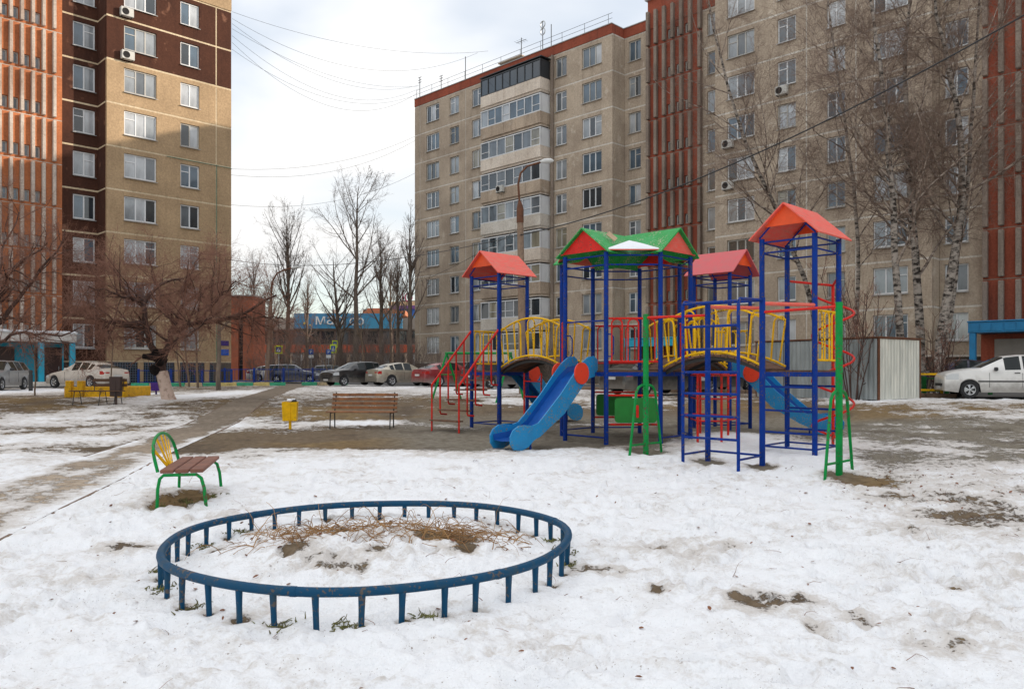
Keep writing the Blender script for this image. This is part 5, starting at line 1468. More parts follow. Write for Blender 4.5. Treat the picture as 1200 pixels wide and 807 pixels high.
# spreading apple tree, hand-laid limbs then twigs of three orders
def px3(px, py, Y): return ((px - 600) / F * Y, Y, E + (HZ - py) / F * Y)
def apple(label, seed, limbs, base, trunk, tw=1.0):
    rg = np.random.RandomState(seed); K = 12
    P0 = [rs_poly(trunk[0], K)]; R0 = [np.linspace(trunk[1], trunk[2], K)]
    for pts, ra, rb in limbs: 
        q = rs_poly(pts, K); q[1:] += rg.normal(0, .035, (K - 1, 3)); P0.append(q); R0.append(np.linspace(ra, rb, K))
    P0, R0 = np.array(P0), np.array(R0)
    A = grow(rg, P0[1:], R0[1:], 11, .12, 1.0, 55, 16, 1.8, 7, .17, (0, 0, .06), .5, .011, rel=False, taper=.3, tlen=.35)
    Bq = grow(rg, *A, 8, .10, 1.0, 50, 16, .95 * tw, 5, .22, (0, 0, .06), .5, .0045, rel=False, taper=.45, tlen=.3)
    B2 = grow(rg, P0[1:], R0[1:], 20, .10, 1.0, 60, 18, .8 * tw, 5, .22, (0, 0, .12), .25, .0045, rel=False, taper=.45, tlen=.2)
    Cq = grow(rg, *Bq, 10, .1, 1.0, 48, 15, .60 * tw, 3, .22, (0, 0, .03), .6, .0034, rel=False, taper=.5, tlen=.2)
    C2 = grow(rg, *B2, 9, .1, 1.0, 48, 15, .60 * tw, 3, .22, (0, 0, .03), .6, .0034, rel=False, taper=.5, tlen=.2)
    return tree('apple_tree', label, base, [(P0, R0), A, Bq, B2, Cq, C2], (B_APPLE, B_APPLE, B_ATWIG), 'old pruned apple trees', sides=(9, 5, 3, 3, 3))
ay = 28.0
def q_(x, y, dy=0.0): return px3(70 + x * .2975, 230 + y * .2975, ay + dy)
ab = px3(199, 468, ay); ab = (ab[0], ab[1], tz(ab[0], ab[1]))
A1 = apple('wide spreading apple tree with whitewashed trunk and dark knotted collar', 21, [
    ([q_(395, 655), q_(355, 570, -.2), q_(330, 480, -.4), q_(322, 400, -.3), q_(390, 350, .2), q_(480, 318, .6)], .13, .03),
    ([q_(335, 500, -.4), q_(250, 505, -.8), q_(190, 488, -1.0), q_(100, 480, -1.3), q_(20, 462, -1.6)], .09, .03),
    ([q_(405, 645), q_(440, 580, .2), q_(445, 500, .4), q_(490, 430, .5), q_(560, 370, .8), q_(650, 325, 1.0)], .12, .03),
    ([q_(438, 540, .2), q_(520, 502, -.2), q_(600, 490, -.5), q_(700, 470, -.8), q_(760, 440, -1.0), q_(850, 385, -1.2)], .10, .03),
    ([q_(640, 485, -.6), q_(720, 478, -.5), q_(790, 482, -.4), q_(880, 474, -.2)], .05, .02),
    ([q_(335, 440, -.3), q_(260, 370, .4), q_(220, 300, .9), q_(190, 260, 1.2)], .07, .02),
    ([q_(445, 500, .4), q_(400, 430, 1.2), q_(380, 330, 1.9), q_(350, 250, 2.3)], .07, .02),
    ([q_(490, 430, .5), q_(480, 360, 1.0), q_(520, 280, 1.4), q_(560, 220, 1.6)], .06, .02),
    ([q_(322, 410, -.3), q_(250, 395, -1.2), q_(180, 370, -1.9), q_(110, 360, -2.4)], .06, .02),
    ([q_(560, 495, -.3), q_(600, 420, -1.2), q_(650, 380, -1.8), q_(690, 340, -2.2)], .05, .02),
    ([q_(420, 620), q_(470, 560, -1.0), q_(540, 520, -1.8), q_(610, 470, -2.4)], .06, .02),
    ([q_(360, 580), q_(300, 530, 1.0), q_(230, 450, 1.7), q_(170, 420, 2.2)], .06, .02)], ab,
    ([(ab[0], ab[1], ab[2] - .15), q_(412, 750), q_(398, 690), q_(395, 640), q_(400, 600)], .21, .15))
o_ = Vector(A1.location)
V, Fq = tubes(rs_poly([(ab[0], ab[1], ab[2] - .12), q_(420, 770), q_(408, 715), q_(402, 690)], 8)[None] , np.array([[.27, .235, .222, .215, .21, .208, .206, .20]]), 14)
np_mesh('whitewashed_base', V - np.array(ab)[None], Fq, B_WASH, A1)
mb = MB(o_); kn = random.Random(8)
for i in range(9):
    c = Vector(q_(395 + kn.uniform(-28, 30), 660 + kn.uniform(-40, 28), kn.uniform(-.2, .2)))
    a = kn.uniform(0, 6.28); mb.tube([c - Vector((math.cos(a), math.sin(a), .4)) * .14, c, c + Vector((math.cos(a), math.sin(a), .3)) * .16], [.05, kn.uniform(.15, .21), .07], 9)
mb.tube([q_(390, 640, -.1), q_(360, 632, -.5), q_(328, 630, -.7)], [.14, .12, .085], 9); mb.build('knotted_collar', B_DARK, A1, 60)
ay = 26.0
def q_(x, y, dy=0.0): return px3(x, y, ay + dy)
lb = px3(-12, 470, ay); lb = (lb[0], lb[1], tz(lb[0], lb[1]))
apple('apple tree at the left edge with branches reaching into the picture', 33, [
    ([q_(-14, 400), q_(-6, 350, -.2), q_(17, 315, -.3), q_(34, 297, -.4), q_(58, 287, -.5)], .11, .02),
    ([q_(-14, 395), q_(0, 380), q_(30, 338, .2), q_(62, 300, .4), q_(80, 270, .6)], .08, .02),
    ([q_(-12, 405), q_(5, 394, -.3), q_(30, 388, -.6), q_(62, 396, -.8), q_(95, 386, -.9)], .06, .02),
    ([q_(-14, 400), q_(-40, 340, .3), q_(-60, 280, .4), q_(-90, 250, .5)], .10, .03),
    ([q_(-12, 380), q_(0, 330, .8), q_(8, 280, 1.2), q_(22, 250, 1.5)], .06, .02)], lb,
    ([(lb[0], lb[1], lb[2] - .2), q_(-12, 445), q_(-14, 420), q_(-14, 398)], .24, .16), tw=.9)

# poplars and other bare trees beyond the cars
def upright(label, seed, base, h, clear, nl, spread, name='poplar_tree', trunk_r=.22, lean=(0, 0), twig=1.0, mats_=None, group='bare trees beyond the parked cars', ang0=28, dens=1.0):
    rg = np.random.RandomState(seed); K = 14; b = np.array(base)
    tr = np.stack([b + np.array([lean[0] * t, lean[1] * t, -.2 + (h * .97) * t]) + rg.normal(0, .05, 3) * (t > 0) * np.array([1, 1, 0]) * h / 10 for t in np.linspace(0, 1, K)])
    tr[1:-1] = .25 * tr[:-2] + .5 * tr[1:-1] + .25 * tr[2:]
    P0, R0 = tr[None], (trunk_r * (1 - np.linspace(0, 1, K)) ** .8 + .018)[None]
    A = grow(rg, P0, R0, nl, clear, .97, ang0, 9, spread, 9, .05, (0, 0, .10), .46, .016, rel=True, taper=.22, tlen=.62)
    Bq = grow(rg, *A, max(2, int(9 * dens)), .12, 1.0, 36, 12, .46 * twig, 6, .08, (0, 0, .10), .5, .007, rel=True, taper=.3, tlen=.5)
    Cq = grow(rg, *Bq, max(2, int(8 * dens)), .1, 1.0, 36, 12, .50 * twig, 4, .12, (0, 0, .08), .6, .0045, rel=True, taper=.5, tlen=.4)
    Dq = grow(rg, *Cq, 4, .15, 1.0, 35, 12, .55, 2, .14, (0, 0, .05), .6, .0036, rel=True, taper=.6, tlen=.3)
    return tree(name, label, base, [(P0, R0), A, Bq, Cq, Dq], mats_ or (B_POP, B_POP, B_PTWIG), group)
def at(px, Y): x = (px - 600) / F * Y; return (x, Y, tz(x, Y))
TA = upright('tallest poplar with round open crown left of the right block', 5, at(418, 70), 17.8, .40, 22, .52, trunk_r=.25, ang0=36)
TBq = upright('narrow twin-topped poplar in front of the left end of the shops', 6, at(337, 72), 14.8, .36, 30, .52, trunk_r=.24, ang0=22, dens=.8)
upright('forked spreading tree just left of the tallest poplar', 9, at(402, 74), 12.0, .25, 22, .62, trunk_r=.24, lean=(-1.0, 0), ang0=40, dens=.8)
TCq = upright('bare poplar with dark thick lower trunk between tall poplar and block', 7, at(447, 76), 13.6, .40, 28, .46, trunk_r=.26, ang0=20, dens=.7)
copy_tree(TCq, at(466, 80), 1.3, .92, 'slim poplar second from the right block')
copy_tree(TCq, at(480, 74), 2.6, 1.08, 'slim poplar right beside the corner of the right block')
copy_tree(TBq, at(297, 88), 2.0, .88, 'small bare poplar behind the crown of the apple tree')
copy_tree(TBq, at(318, 90), .7, .78, 'small bare poplar behind the curved street lamp')
copy_tree(TCq, at(360, 92), 4.0, .85, 'faint bare poplar behind the blue shop banner')
copy_tree(TBq, at(458, 90), 4.4, .9, 'faint bare poplar in front of the coloured shops')
# brown shrubs below the poplars
def bush(label, seed, base, h, n, group='leafless shrubs', mats_=None, sp=.9):
    rg = np.random.RandomState(seed); b = np.array(base); K = 7; P0 = []; R0 = []
    for i in range(n):
        a, tl = rg.uniform(0, 6.28), rg.uniform(.1, .5) * sp
        hh = h * rg.uniform(.6, 1.0)
        P0.append(np.stack([b + np.array([math.cos(a) * (.15 + tl * hh * t), math.sin(a) * (.15 + tl * hh * t), -.1 + hh * t]) + rg.normal(0, .03, 3) * t for t in np.linspace(0, 1, K)])); R0.append(np.linspace(.026, .008, K))
    P0, R0 = np.array(P0), np.array(R0)
    A = grow(rg, P0, R0, 8, .15, 1.0, 38, 12, .42, 5, .10, (0, 0, .1), .55, .008, taper=.4)
    Bq = grow(rg, *A, 6, .1, 1.0, 38, 12, .5, 4, .12, (0, 0, .06), .6, .006, taper=.5)
    return tree('bare_bush', label, base, [(P0, R0), A, Bq], mats_ or (B_PTWIG, B_PTWIG, B_BTWIG), group, sides=(5, 4, 3, 3, 3))
BU = bush('tangled leafless bush below the poplars left of the right block', 3, at(430, 66), 4.2, 26)
for i, (px, Y, sc, lb_) in enumerate([(462, 66, 1.05, 'tangled leafless bush beside the corner of the right block'), (486, 68, .9, 'tangled leafless bush under the first windows of the right block'), (392, 72, .8, 'leafless bush behind the parking signs'), (355, 70, .8, 'leafless bush behind the yellow crossing sign'), (512, 66, .7, 'low leafless bush at the foot of the right block'), (300, 66, .6, 'low leafless bush behind the blue fence'), (650, 55, .8, 'low leafless bush in front of the loggia stack'), (322, 79, 1.1, 'tangled bush below the left end of the shop banner'), (347, 82, 1.3, 'tangled bush below the yellow stars of the banner'), (376, 84, 1.3, 'tangled bush below the white letters of the banner'), (408, 82, 1.3, 'tangled bush between the tallest poplar and its forked neighbour'), (440, 84, 1.5, 'tall tangled bush below the right end of the banner')]):
    copy_tree(BU, at(px, Y), i * 1.1, sc, lb_)

# birches before the right block
def birch(label, seed, path, r0, Y, nl=22, top=1.0, hang=-.10, dens=1.0):
    rg = np.random.RandomState(seed); K = 16
    pts = [px3(px, py, Y + dy) for px, py, dy in path]; b = pts[0]; b = (b[0], b[1], tz(b[0], b[1])); pts[0] = (b[0], b[1], b[2] - .2)
    q = rs_poly(pts, K); q[1:-1] += rg.normal(0, .03, (K - 2, 3))
    P0, R0 = q[None], (r0 * (1 - np.linspace(0, 1, K)) ** .75 + .02)[None]
    A = grow(rg, P0, R0, int(nl * 1.12), .26, .98, 42, 10, .36, 9, .08, (0, 0, .11), .42, .013, rel=True, taper=.2, tlen=.55)
    Bq = grow(rg, *A, max(2, int(11 * dens)), .10, 1.0, 44, 12, .44, 6, .11, (0, 0, .02), .45, .0062, rel=True, taper=.35, tlen=.45)
    Cq = grow(rg, *Bq, max(2, int(8 * dens)), .1, 1.0, 44, 14, .75, 5, .13, (0, 0, hang * 1.8), .6, .0040, rel=True, taper=.5, tlen=.3)
    Dq = grow(rg, *Cq, 4, .1, 1.0, 40, 14, .60, 3, .13, (0, 0, hang * 1.6), .6, .0034, rel=True, taper=.6, tlen=.2)
    return tree('birch_tree', label, b, [(P0, R0), A, Bq, Cq, Dq], (B_BIR, B_BLIMB, B_BTWIG), 'birches before the right block')
birch('straight white birch rising directly behind the metal shed', 41, [(1062, 448, 0), (1056, 400, 0), (1051, 320, 0), (1046, 250, .2), (1042, 170, .3), (1030, 60, .6), (1010, -60, 1.0)], .15, 33)
birch('thick white birch at the right corner of the metal shed', 42, [(1079, 446, 0), (1078, 390, 0), (1072, 300, .1), (1068, 230, .2), (1060, 140, .3), (1062, 40, .2), (1070, -60, 0)], .18, 34.5)
birch('leaning birch with white trunk tilted right behind the white hatchback', 43, [(1096, 442, 0), (1103, 395, 0), (1113, 330, .1), (1126, 270, .2), (1132, 200, .2), (1120, 110, .1), (1098, 20, 0), (1090, -50, 0)], .20, 33.5)
birch('forked birch stem leaning over the blue canopy', 44, [(1100, 446, .3), (1112, 370, .5), (1128, 262, .6), (1136, 190, .4), (1142, 100, .2), (1146, 10, .2), (1150, -60, .3)], .11, 33.9, nl=16)
birch('slender birch leaning left above the coral tower roof', 45, [(968, 448, 0), (950, 340, 0), (915, 255, .1), (880, 185, .3), (852, 100, .4), (836, 40, .5), (826, -30, .6)], .13, 42, nl=24)
birch('slim birch with many thin stems right of the coral tower', 46, [(1000, 446, 0), (1004, 380, 0), (1006, 290, 0), (998, 200, .2), (985, 110, .3), (972, 20, .5), (966, -60, .6)], .09, 38, nl=26, dens=.9)
# saplings
B_SET = (B_SAP, B_SAP, B_SAP)
def sapling(label, seed, px, py, h, r=.035, lean=(0, 0), mats_=None, cl=.42, n=7, grp='young saplings'):
    x, y = G(px, py); rg = np.random.RandomState(seed); K = 8; b = np.array((x, y, tz(x, y)))
    tr = np.stack([b + np.array([lean[0] * t, lean[1] * t, -.15 + h * t]) + rg.normal(0, .02, 3) * (t > 0) for t in np.linspace(0, 1, K)])
    P0, R0 = tr[None], np.linspace(r, r * .3, K)[None]
    A = grow(rg, P0, R0, n, cl, 1.0, 42, 10, .36, 6, .08, (0, 0, .08), .6, .010, taper=.35, tlen=.4)
    Bq = grow(rg, *A, 4, .15, 1.0, 40, 12, .45, 4, .1, (0, 0, .06), .6, .006, taper=.5)
    return tree('sapling', label, tuple(b), [(P0, R0), A, Bq], mats_ or B_SET, grp, sides=(7, 4, 3, 3, 3))
sapling('young sapling in front of the brown door of the left porch', 1, 41, 463, 2.6)
sapling('tall thin sapling in front of the cream white saloon', 2, 128, 461, 4.4, lean=(.35, 0))
sapling('thin whitish sapling leaning left by the basement windows, leftmost of three', 3, 212, 453, 4.6, .06, (-.5, 0))
sapling('thin whitish sapling by the basement windows, middle of three', 4, 222, 453.5, 4.8, .065, (-.45, 0))
sapling('thin whitish sapling by the basement windows, rightmost of three', 5, 232, 454, 4.8, .075, (-.15, 0))
sapling('stouter young tree at the right corner of the left block', 6, 256, 457, 5.6, .13, (.05, 0), cl=.35, n=12, mats_=(B_POP, B_POP, B_ATWIG))
sapling('forked sapling in front of the black hatchback', 7, 427, 451, 5.0, .07, (-.25, 0), n=9)
sapling('thin sapling leaning left at the footpath end', 8, 388, 452, 3.2, .05, (-.8, 0), n=7)
sapling('thin sapling leaning right at the footpath end', 9, 386, 452, 3.4, .05, (.7, 0), n=7)
sapling('short thin sapling in front of the champagne saloon', 10, 460, 452, 2.2, .04, (0, 0), n=7)
sapling('young sapling before the gap between shed and white hatchback', 12, 1088, 464, 3.2, .05, (.25, 0), n=8)
bush('dark leafless shrub standing left of the metal shed', 14, at(1000, 27.5), 4.6, 9, mats_=(B_APPLE, B_APPLE, B_ATWIG), sp=.55)
bush('thin leafless shrub behind the metal shed', 15, at(1022, 33), 5.0, 9, mats_=(B_APPLE, B_APPLE, B_ATWIG), sp=.6)
bush('dry leafless shrub below the leaning birch', 16, at(1098, 30.5), 3.2, 10, mats_=(B_APPLE, B_APPLE, B_ATWIG), sp=.5)

# ------------------------------------------------------------------ metal shed
SHr = R(35); SH = empty('metal_shed', (12.35, 27.0, tz(12.35, 27.0)), SHr); tag(SH, 'grey corrugated metal shed behind the right tower', 'shed')
GALV_LIT = mat('sunlit_galvanised_sheet', hexs((226, 224, 212)), .42, scale=1.6, col2=hexs((184, 186, 178)), metal=.25, stretch=(3, 3, .5), bump=.05)  # front sheets: sunlight that misses this face is painted in as a paler colour
GALV_SHADED = mat('shaded_galvanised_sheet', hexs((156, 162, 162)), .5, scale=1.6, col2=hexs((116, 122, 122)), metal=.25, stretch=(3, 3, .5), bump=.05)  # same metal on the other sides, with their shade put into the colour
RUST = mat('rusty_angle_iron', hexs((112, 70, 46)), .8, var=.5, scale=6)
HS = 2.12
def sheet(p, d, L, m):
    mb = MB(); n_ = int(L / .045); nn = Vector((d[1], -d[0], 0)); vv = []
    for i in range(n_ + 1):
        w = [0, .022, .022, 0][i % 4]; q = Vector((p[0], p[1], 0)) + Vector((d[0], d[1], 0)) * (L * i / n_) + nn * w
        vv += [q + Vector((0, 0, .03)), q + Vector((0, 0, HS - .03))]
    mb.add(vv, [(2 * i, 2 * i + 2, 2 * i + 3, 2 * i + 1) for i in range(n_)]); return mb.build('metal_sheet', m, SH)
for i in range(2): sheet((.04 + i * 1.27, -.01), (1, 0), 1.25, GALV_LIT)
for i in range(4): sheet((-.01, 5.0 - i * 1.24), (0, -1), 1.22, GALV_SHADED)
sheet((2.6, 5.0), (-1, 0), 2.55, GALV_SHADED); sheet((2.61, .04), (0, 1), 4.9, GALV_SHADED)
for x, y in ((0, 0), (2.6, 0), (0, 5.0), (2.6, 5.0)): MB().box((x, y, HS / 2), (.06, .06, HS)).build('corner_post', RUST, SH)
MB().box((1.3, 2.5, HS + .02), (2.72, 5.12, .05)).build('roof_sheet', RUST, SH)
MB().box((1.3, -.035, HS - .01), (2.6, .02, .05)).build('door_rail', RUST, SH)

# ------------------------------------------------------------------ fences, kerbs
def fence(label, pts, h, m, post_every=2.0, pick=.25, base=.0):
    p0 = pts[0]; T = empty('metal_fence', (p0[0], p0[1], tz(*p0))); tag(T, label, 'fence', 'low metal fences'); o = T.location
    for a, b in zip(pts[:-1], pts[1:]):
        a, b = Vector(a), Vector(b); L = (b - a).length; n_ = max(1, round(L / post_every)); d = (b - a) / n_
        for i in range(n_ + 1):
            p = a + d * i; z = tz(*p); MB(o).box((p.x, p.y, z + h / 2 - .05), (.13, .13, h + .14), bev=.01).build('post', m, T)
        for z_ in (.22, h * .92): MB(o).beam((a.x, a.y, tz(*a) + z_), (b.x, b.y, tz(*b) + z_), .04, .05).build('rail', m, T)
        k = int(L / pick)
        pm = shared(('picket', h), lambda: mesh_of(MB().box((0, 0, h * .56), (.022, .022, h * .72)), 'picket', m))
        for i in range(1, k): p = a + (b - a) * (i / k); link('picket', pm, T, (p.x - o[0], p.y - o[1], tz(*p) - o[2]))
    return T
P_DBLUE = paint('deep_blue_fence_paint', (28, 62, 140))
fence('blue metal fence with square posts across the footpath end', [(-22.5, 57.0), (-12.2, 57.5)], 1.15, P_DBLUE)
fence('blue metal fence running before the basement of the left block', [(-23.7, 50.9), (-19.2, 54.9)], 1.05, P_DBLUE, pick=.5)
fence('low green and yellow barrier right of the metal shed', [(15.3, 29.8), (18.6, 31.2)], .75, paint('barrier_green', (28, 92, 44)), post_every=1.2, pick=.6)
YB = empty('tube_barrier', (14.75, 29.3, tz(14.75, 29.3))); tag(YB, 'yellow square tube barrier beside the metal shed', 'barrier')
for x in (0, .95): MB().box((x, 0, .40), (.07, .07, 1.0)).build('post', P_YEL, YB)
for z in (.28, .86): MB().box((.475, 0, z), (.88, .06, .07)).build('rail', P_YEL, YB)
KB = empty('painted_kerb', (-22.8, 48.0, tz(-22.8, 48))); tag(KB, 'kerb of stones painted green, cream and yellow before the left block', 'kerb')
kc = [paint('kerb_green', (70, 168, 128)), paint('kerb_cream', (206, 186, 148)), paint('kerb_yellow', (206, 186, 120))]; o = KB.location
a, b = Vector((-22.8, 48.0)), Vector((-10.9, 53.3)); n_ = 13; d = (b - a) / n_; rr = random.Random(3)
for i in range(n_):
    if i == 9: continue
    p, q = a + d * i, a + d * (i + .965); MB(o).beam((p.x, p.y, tz(*p) + .06), (q.x, q.y, tz(*q) + .06), .18, .30, bev=.02).build('kerb_stone', kc[0] if i % 2 == 0 else kc[rr.choice([1, 2])], KB)
KC = empty('kerb', (16.2, 28.4, tz(16.2, 28.4))); tag(KC, 'grey concrete kerb along the edge of the right-hand drive', 'kerb'); o = KC.location
a, b = Vector((1.2, 42.9)), Vector((16.0, 28.8)); n_ = 20; d = (b - a) / n_
for i in range(n_):
    p, q = a + d * i, a + d * (i + .97); MB(o).beam((p.x, p.y, tz(*p) + .02), (q.x, q.y, tz(*q) + .02), .15, .26, bev=.015).build('kerb_stone', KERB, KC)

# ------------------------------------------------------------------ lamps, signs, cables
x, y = (609.5 - 600) / F * 34, 34.0
LP = empty('street_lamp', (x, y, tz(x, y))); tag(LP, 'concrete lamp post with rusty arm before the loggia stack', 'street lamp', 'street lamps'); g = LP.location[2]
zc = E + (436 - 246) / F * 34 - g
MB().tube([(.12, 0, -.3), (.0, 0, zc)], [.17, .13], 12).build('post', wall_mat('lamp_concrete', hexs((150, 128, 110)), hexs((110, 92, 80)), None, .5), LP, 50)
MB().tube([(0, 0, zc - .55), (0, 0, zc + .05), (-.02, 0, zc + .35)], [.15, .15, .07], 10).tube([(-.02, 0, zc + .2), (-.08, 0, zc + 1.1), (.02, 0, zc + 1.55), (.30, 0, zc + 1.85), (.95, 0, zc + 2.05)], .045, 8).build('arm', RUST, LP, 50)
MB().tube([(.85, 0, zc + 2.04), (1.05, 0, zc + 2.07), (1.30, 0, zc + 2.09), (1.42, 0, zc + 2.07)], [.05, .11, .10, .04], 10).build('lamp_head', mat('lamp_shell', (.6, .6, .58), .4), LP, 50)
x, y = (312 - 600) / F * 60, 60.0
LP2 = empty('street_lamp', (x, y, tz(x, y))); tag(LP2, 'tilted street lamp with curved arm left of the poplars', 'street lamp', 'street lamps')
MB().tube([(0, 0, -.3), (.35, 0, 6.2)], [.17, .12], 10).build('post', MATS['lamp_concrete'], LP2, 50)
MB().tube([(.34, 0, 6.0), (.45, 0, 7.6), (.8, 0, 8.25), (1.5, 0, 8.55), (2.0, 0, 8.65)], .06, 8).build('arm', RUST, LP2, 50)
MB().tube([(1.9, 0, 8.62), (2.1, 0, 8.68), (2.45, 0, 8.74), (2.6, 0, 8.72)], [.06, .13, .11, .05], 10).build('lamp_head', MATS['lamp_shell'], LP2, 50)
def cable(label, pts, r=.012, sag=0.0):
    P = [Vector(p) for p in pts]; q = []
    for i in range(25):
        t = i / 24; p = P[0] * (1 - t) + P[1] * t; p.z -= sag * 4 * t * (1 - t); q.append(p)
    o = MB(P[0]).tube(q, r, 5).build('overhead_cable', WIRE, None, 60); o.location = P[0]; tag(o, label, 'cable', 'overhead cables'); return o
cable('thick dark cable rising to the upper right before the birches', [px3(607, 276, 34), px3(1330, -58, 18)], .022, .9)
cable('dark cable from the left block to the lamp post, above the poplars', [px3(268, 304, 57), px3(607, 276, 34)], .016, .8)
cable('second thin cable below it, meeting the lamp post', [px3(440, 342, 72), px3(609, 268, 34)], .012, .6)
for i, (a, b, s_, lb_) in enumerate([((272, 14), (572, 60), 1.2, 'topmost thin cable between the two roofs'), ((272, 28), (491, 100), 2.0, 'second thin cable from the left block roof to the corner aerial'), ((272, 42), (491, 104), 2.6, 'third thin cable from the left block to the corner aerial'), ((272, 50), (491, 108), 3.2, 'lowest sagging cable from the left block to the corner aerial'), ((272, 34), (491, 101), 1.4, 'faint thin cable in the bundle at the upper left'), ((272, 58), (491, 110), 2.2, 'lowest faint cable in the bundle at the upper left'), ((272, 22), (560, 62), 2.6, 'second sagging cable between the two roofs'), ((270, 198), (486, 160), 1.0, 'upper thin cable crossing the sky halfway up'), ((270, 205), (486, 165), 1.3, 'lower thin cable crossing the sky halfway up'), ((270, 240), (486, 203), 1.2, 'thin slanting cable just above the tallest poplar')]):
    cable(lb_, [px3(a[0], a[1], 57.9), px3(b[0], b[1], 79.0 if b[0] < 500 else 73.0)], .011, s_)
LIME = mat('lime_reflective', hexs((214, 232, 30)), .4); SBLUE = mat('sign_blue', hexs((30, 78, 160)), .4); SWH = mat('sign_white', (.75, .76, .76), .4); SBK = mat('sign_black', (.02, .02, .02), .5)
def crossing_sign(px, py, Y, w, label, rz=0.0, post_=True):
    x = (px - 600) / F * Y; z = E + (HZ - py) / F * Y; g = tz(x, Y)
    T = empty('crossing_sign', (x, Y, g), rz); tag(T, label, 'road sign', 'pedestrian crossing signs')
    h = w * (1.05 if rz == 0 else 1.35)
    MB().tube([(0, .06, -.3), (0, .06, z - g + h * .4)], .04, 8).build('pole', ALU, T, 50)
    MB().box((0, 0, z - g), (w, .03, h), bev=.008).build('border_plate', LIME, T)
    MB().box((0, -.02, z - g), (w * .66, .012, h * .68)).build('blue_plate', SBLUE, T)
    zz = z - g
    MB().plate([(-w * .26, -.032, zz - h * .24), (w * .26, -.032, zz - h * .24), (0, -.032, zz + h * .25)], .006).build('white_triangle', SWH, T)
    MB().tube([(0, -.04, zz + h * .08), (-.01, -.04, zz - h * .03), (w * .06, -.04, zz - h * .16)], w * .025, 5).tube([(-.01, -.04, zz - h * .03), (-w * .08, -.04, zz - h * .17)], w * .025, 5).tube([(0, -.04, zz + h * .11), (0, -.04, zz + h * .14)], w * .03, 6).build('walker_figure', SBK, T)
crossing_sign(326.5, 409.5, 70, .68, 'yellow-bordered crossing sign at the left, before the orange band')
crossing_sign(390.5, 408.5, 72, .58, 'narrow yellow-bordered crossing sign, right of the parking signs', rz=R(12))
crossing_sign(392.5, 403.0, 76, .50, 'smaller crossing sign half hidden behind the narrow one', rz=R(10))
for px, lb_ in ((364.5, 'left blue parking sign with white plate below'), (385, 'right blue parking sign with white plate below')):
    x = (px - 600) / F * 70; g = tz(x, 70); T = empty('parking_sign', (x, 70, g)); tag(T, lb_, 'road sign', 'parking signs')
    MB().tube([(0, .05, -.3), (0, .05, 2.9)], .035, 8).build('pole', ALU, T, 50)
    MB().box((0, 0, 2.62), (.42, .025, .42), bev=.006).build('blue_plate', SBLUE, T); MB().box((0, 0, 2.22), (.42, .025, .26), bev=.006).build('white_plate', SWH, T)
    MB().tube([(-.05, -.02, 2.48), (-.05, -.02, 2.76), (.06, -.02, 2.76), (.08, -.02, 2.68), (.05, -.02, 2.62), (-.05, -.02, 2.62)], .022, 5).build('letter', SWH, T)

# ------------------------------------------------------------------ shops behind the trees
def text_part(txt, size, loc, m, parent, name='lettering', depth=.03, rx=90):
    cu = bpy.data.curves.new(name, 'FONT'); cu.body = txt; cu.size = size; cu.extrude = depth; cu.align_x = 'LEFT'
    o = bpy.data.objects.new(name, cu); C.objects.link(o)
    dg = bpy.context.evaluated_depsgraph_get(); me = bpy.data.meshes.new_from_object(o.evaluated_get(dg)); bpy.data.objects.remove(o)
    me.materials.clear(); me.materials.append(m); q = link(name, me, parent, loc); q.rotation_euler = (R(rx), 0, 0); return q
YS = 100.0; k_ = YS / F
SHP = empty('shop_building', ((390 - 600) * k_, YS, .75)); tag(SHP, 'low shop building with orange bands and blue banner behind the poplars', 'building')
ORB = mat('orange_shop_band', hexs((196, 88, 56)), .7, var=.25, scale=.4); GRW = mat('grey_shop_wall', hexs((140, 128, 122)), .8, var=.3, scale=.3); BNR = mat('blue_banner', hexs((70, 150, 190)), .5, scale=.25, col2=hexs((60, 120, 168)), fac=(.4, .65))
x0, x1 = (284 - 390) * k_, (500 - 390) * k_; zz = lambda py: E + (HZ - py) * k_ - .75
def sb(name, pxa, pxb, pya, pyb, y, dep, m, parent=None):
    a, b = (pxa - 390) * k_, (pxb - 390) * k_; return MB().box(((a + b) / 2, y + dep / 2, (zz(pya) + zz(pyb)) / 2), (b - a, dep, zz(pya) - zz(pyb))).build(name, m, parent or SHP)
MB().box(((x0 + x1) / 2, 8, zz(386) / 2), (x1 - x0, 16, zz(386))).build('wall', GRW, SHP)
sb('fascia', 284, 500, 372, 386, .4, 15, mat('shop_fascia', hexs((170, 160, 150)), .8, var=.3, scale=.3))
sb('orange_band', 285, 499, 404, 413, -.12, .2, ORB); sb('ledge', 284, 500, 385.2, 386.6, -.2, .3, GRW)
for i in range(12):
    a = 292 + i * 17; sb('window', a, a + 14.5, 388, 402.5, -.06, .1, GL[0 if i % 3 else 5]); sb('pier', a + 14.6, a + 16.9, 387, 403.5, -.10, .12, mat('shop_pier', hexs((96, 80, 76)), .8))
    w = sb('shop_window', a, a + 12.0, 415, 431, -.06, .1, GL[(5, 3, 0, 2)[i % 4]]); sb('door_frame', a + 12.3, a + 16.5, 414, 433, -.08, .1, mat('shop_column', hexs((196, 178, 160)), .8))
bn = sb('banner', 346, 472, 367.5, 385, -.5, .3, BNR)
text_part('мар', 14 * k_ * 1.25, ((370 - 390) * k_, -.53, zz(380.5)), SWH, bn); text_part('оо', 12 * k_ * 1.25, ((410 - 390) * k_, -.53, zz(381)), SWH, bn)
YST = mat('banner_star_yellow', hexs((240, 206, 90)), .5)
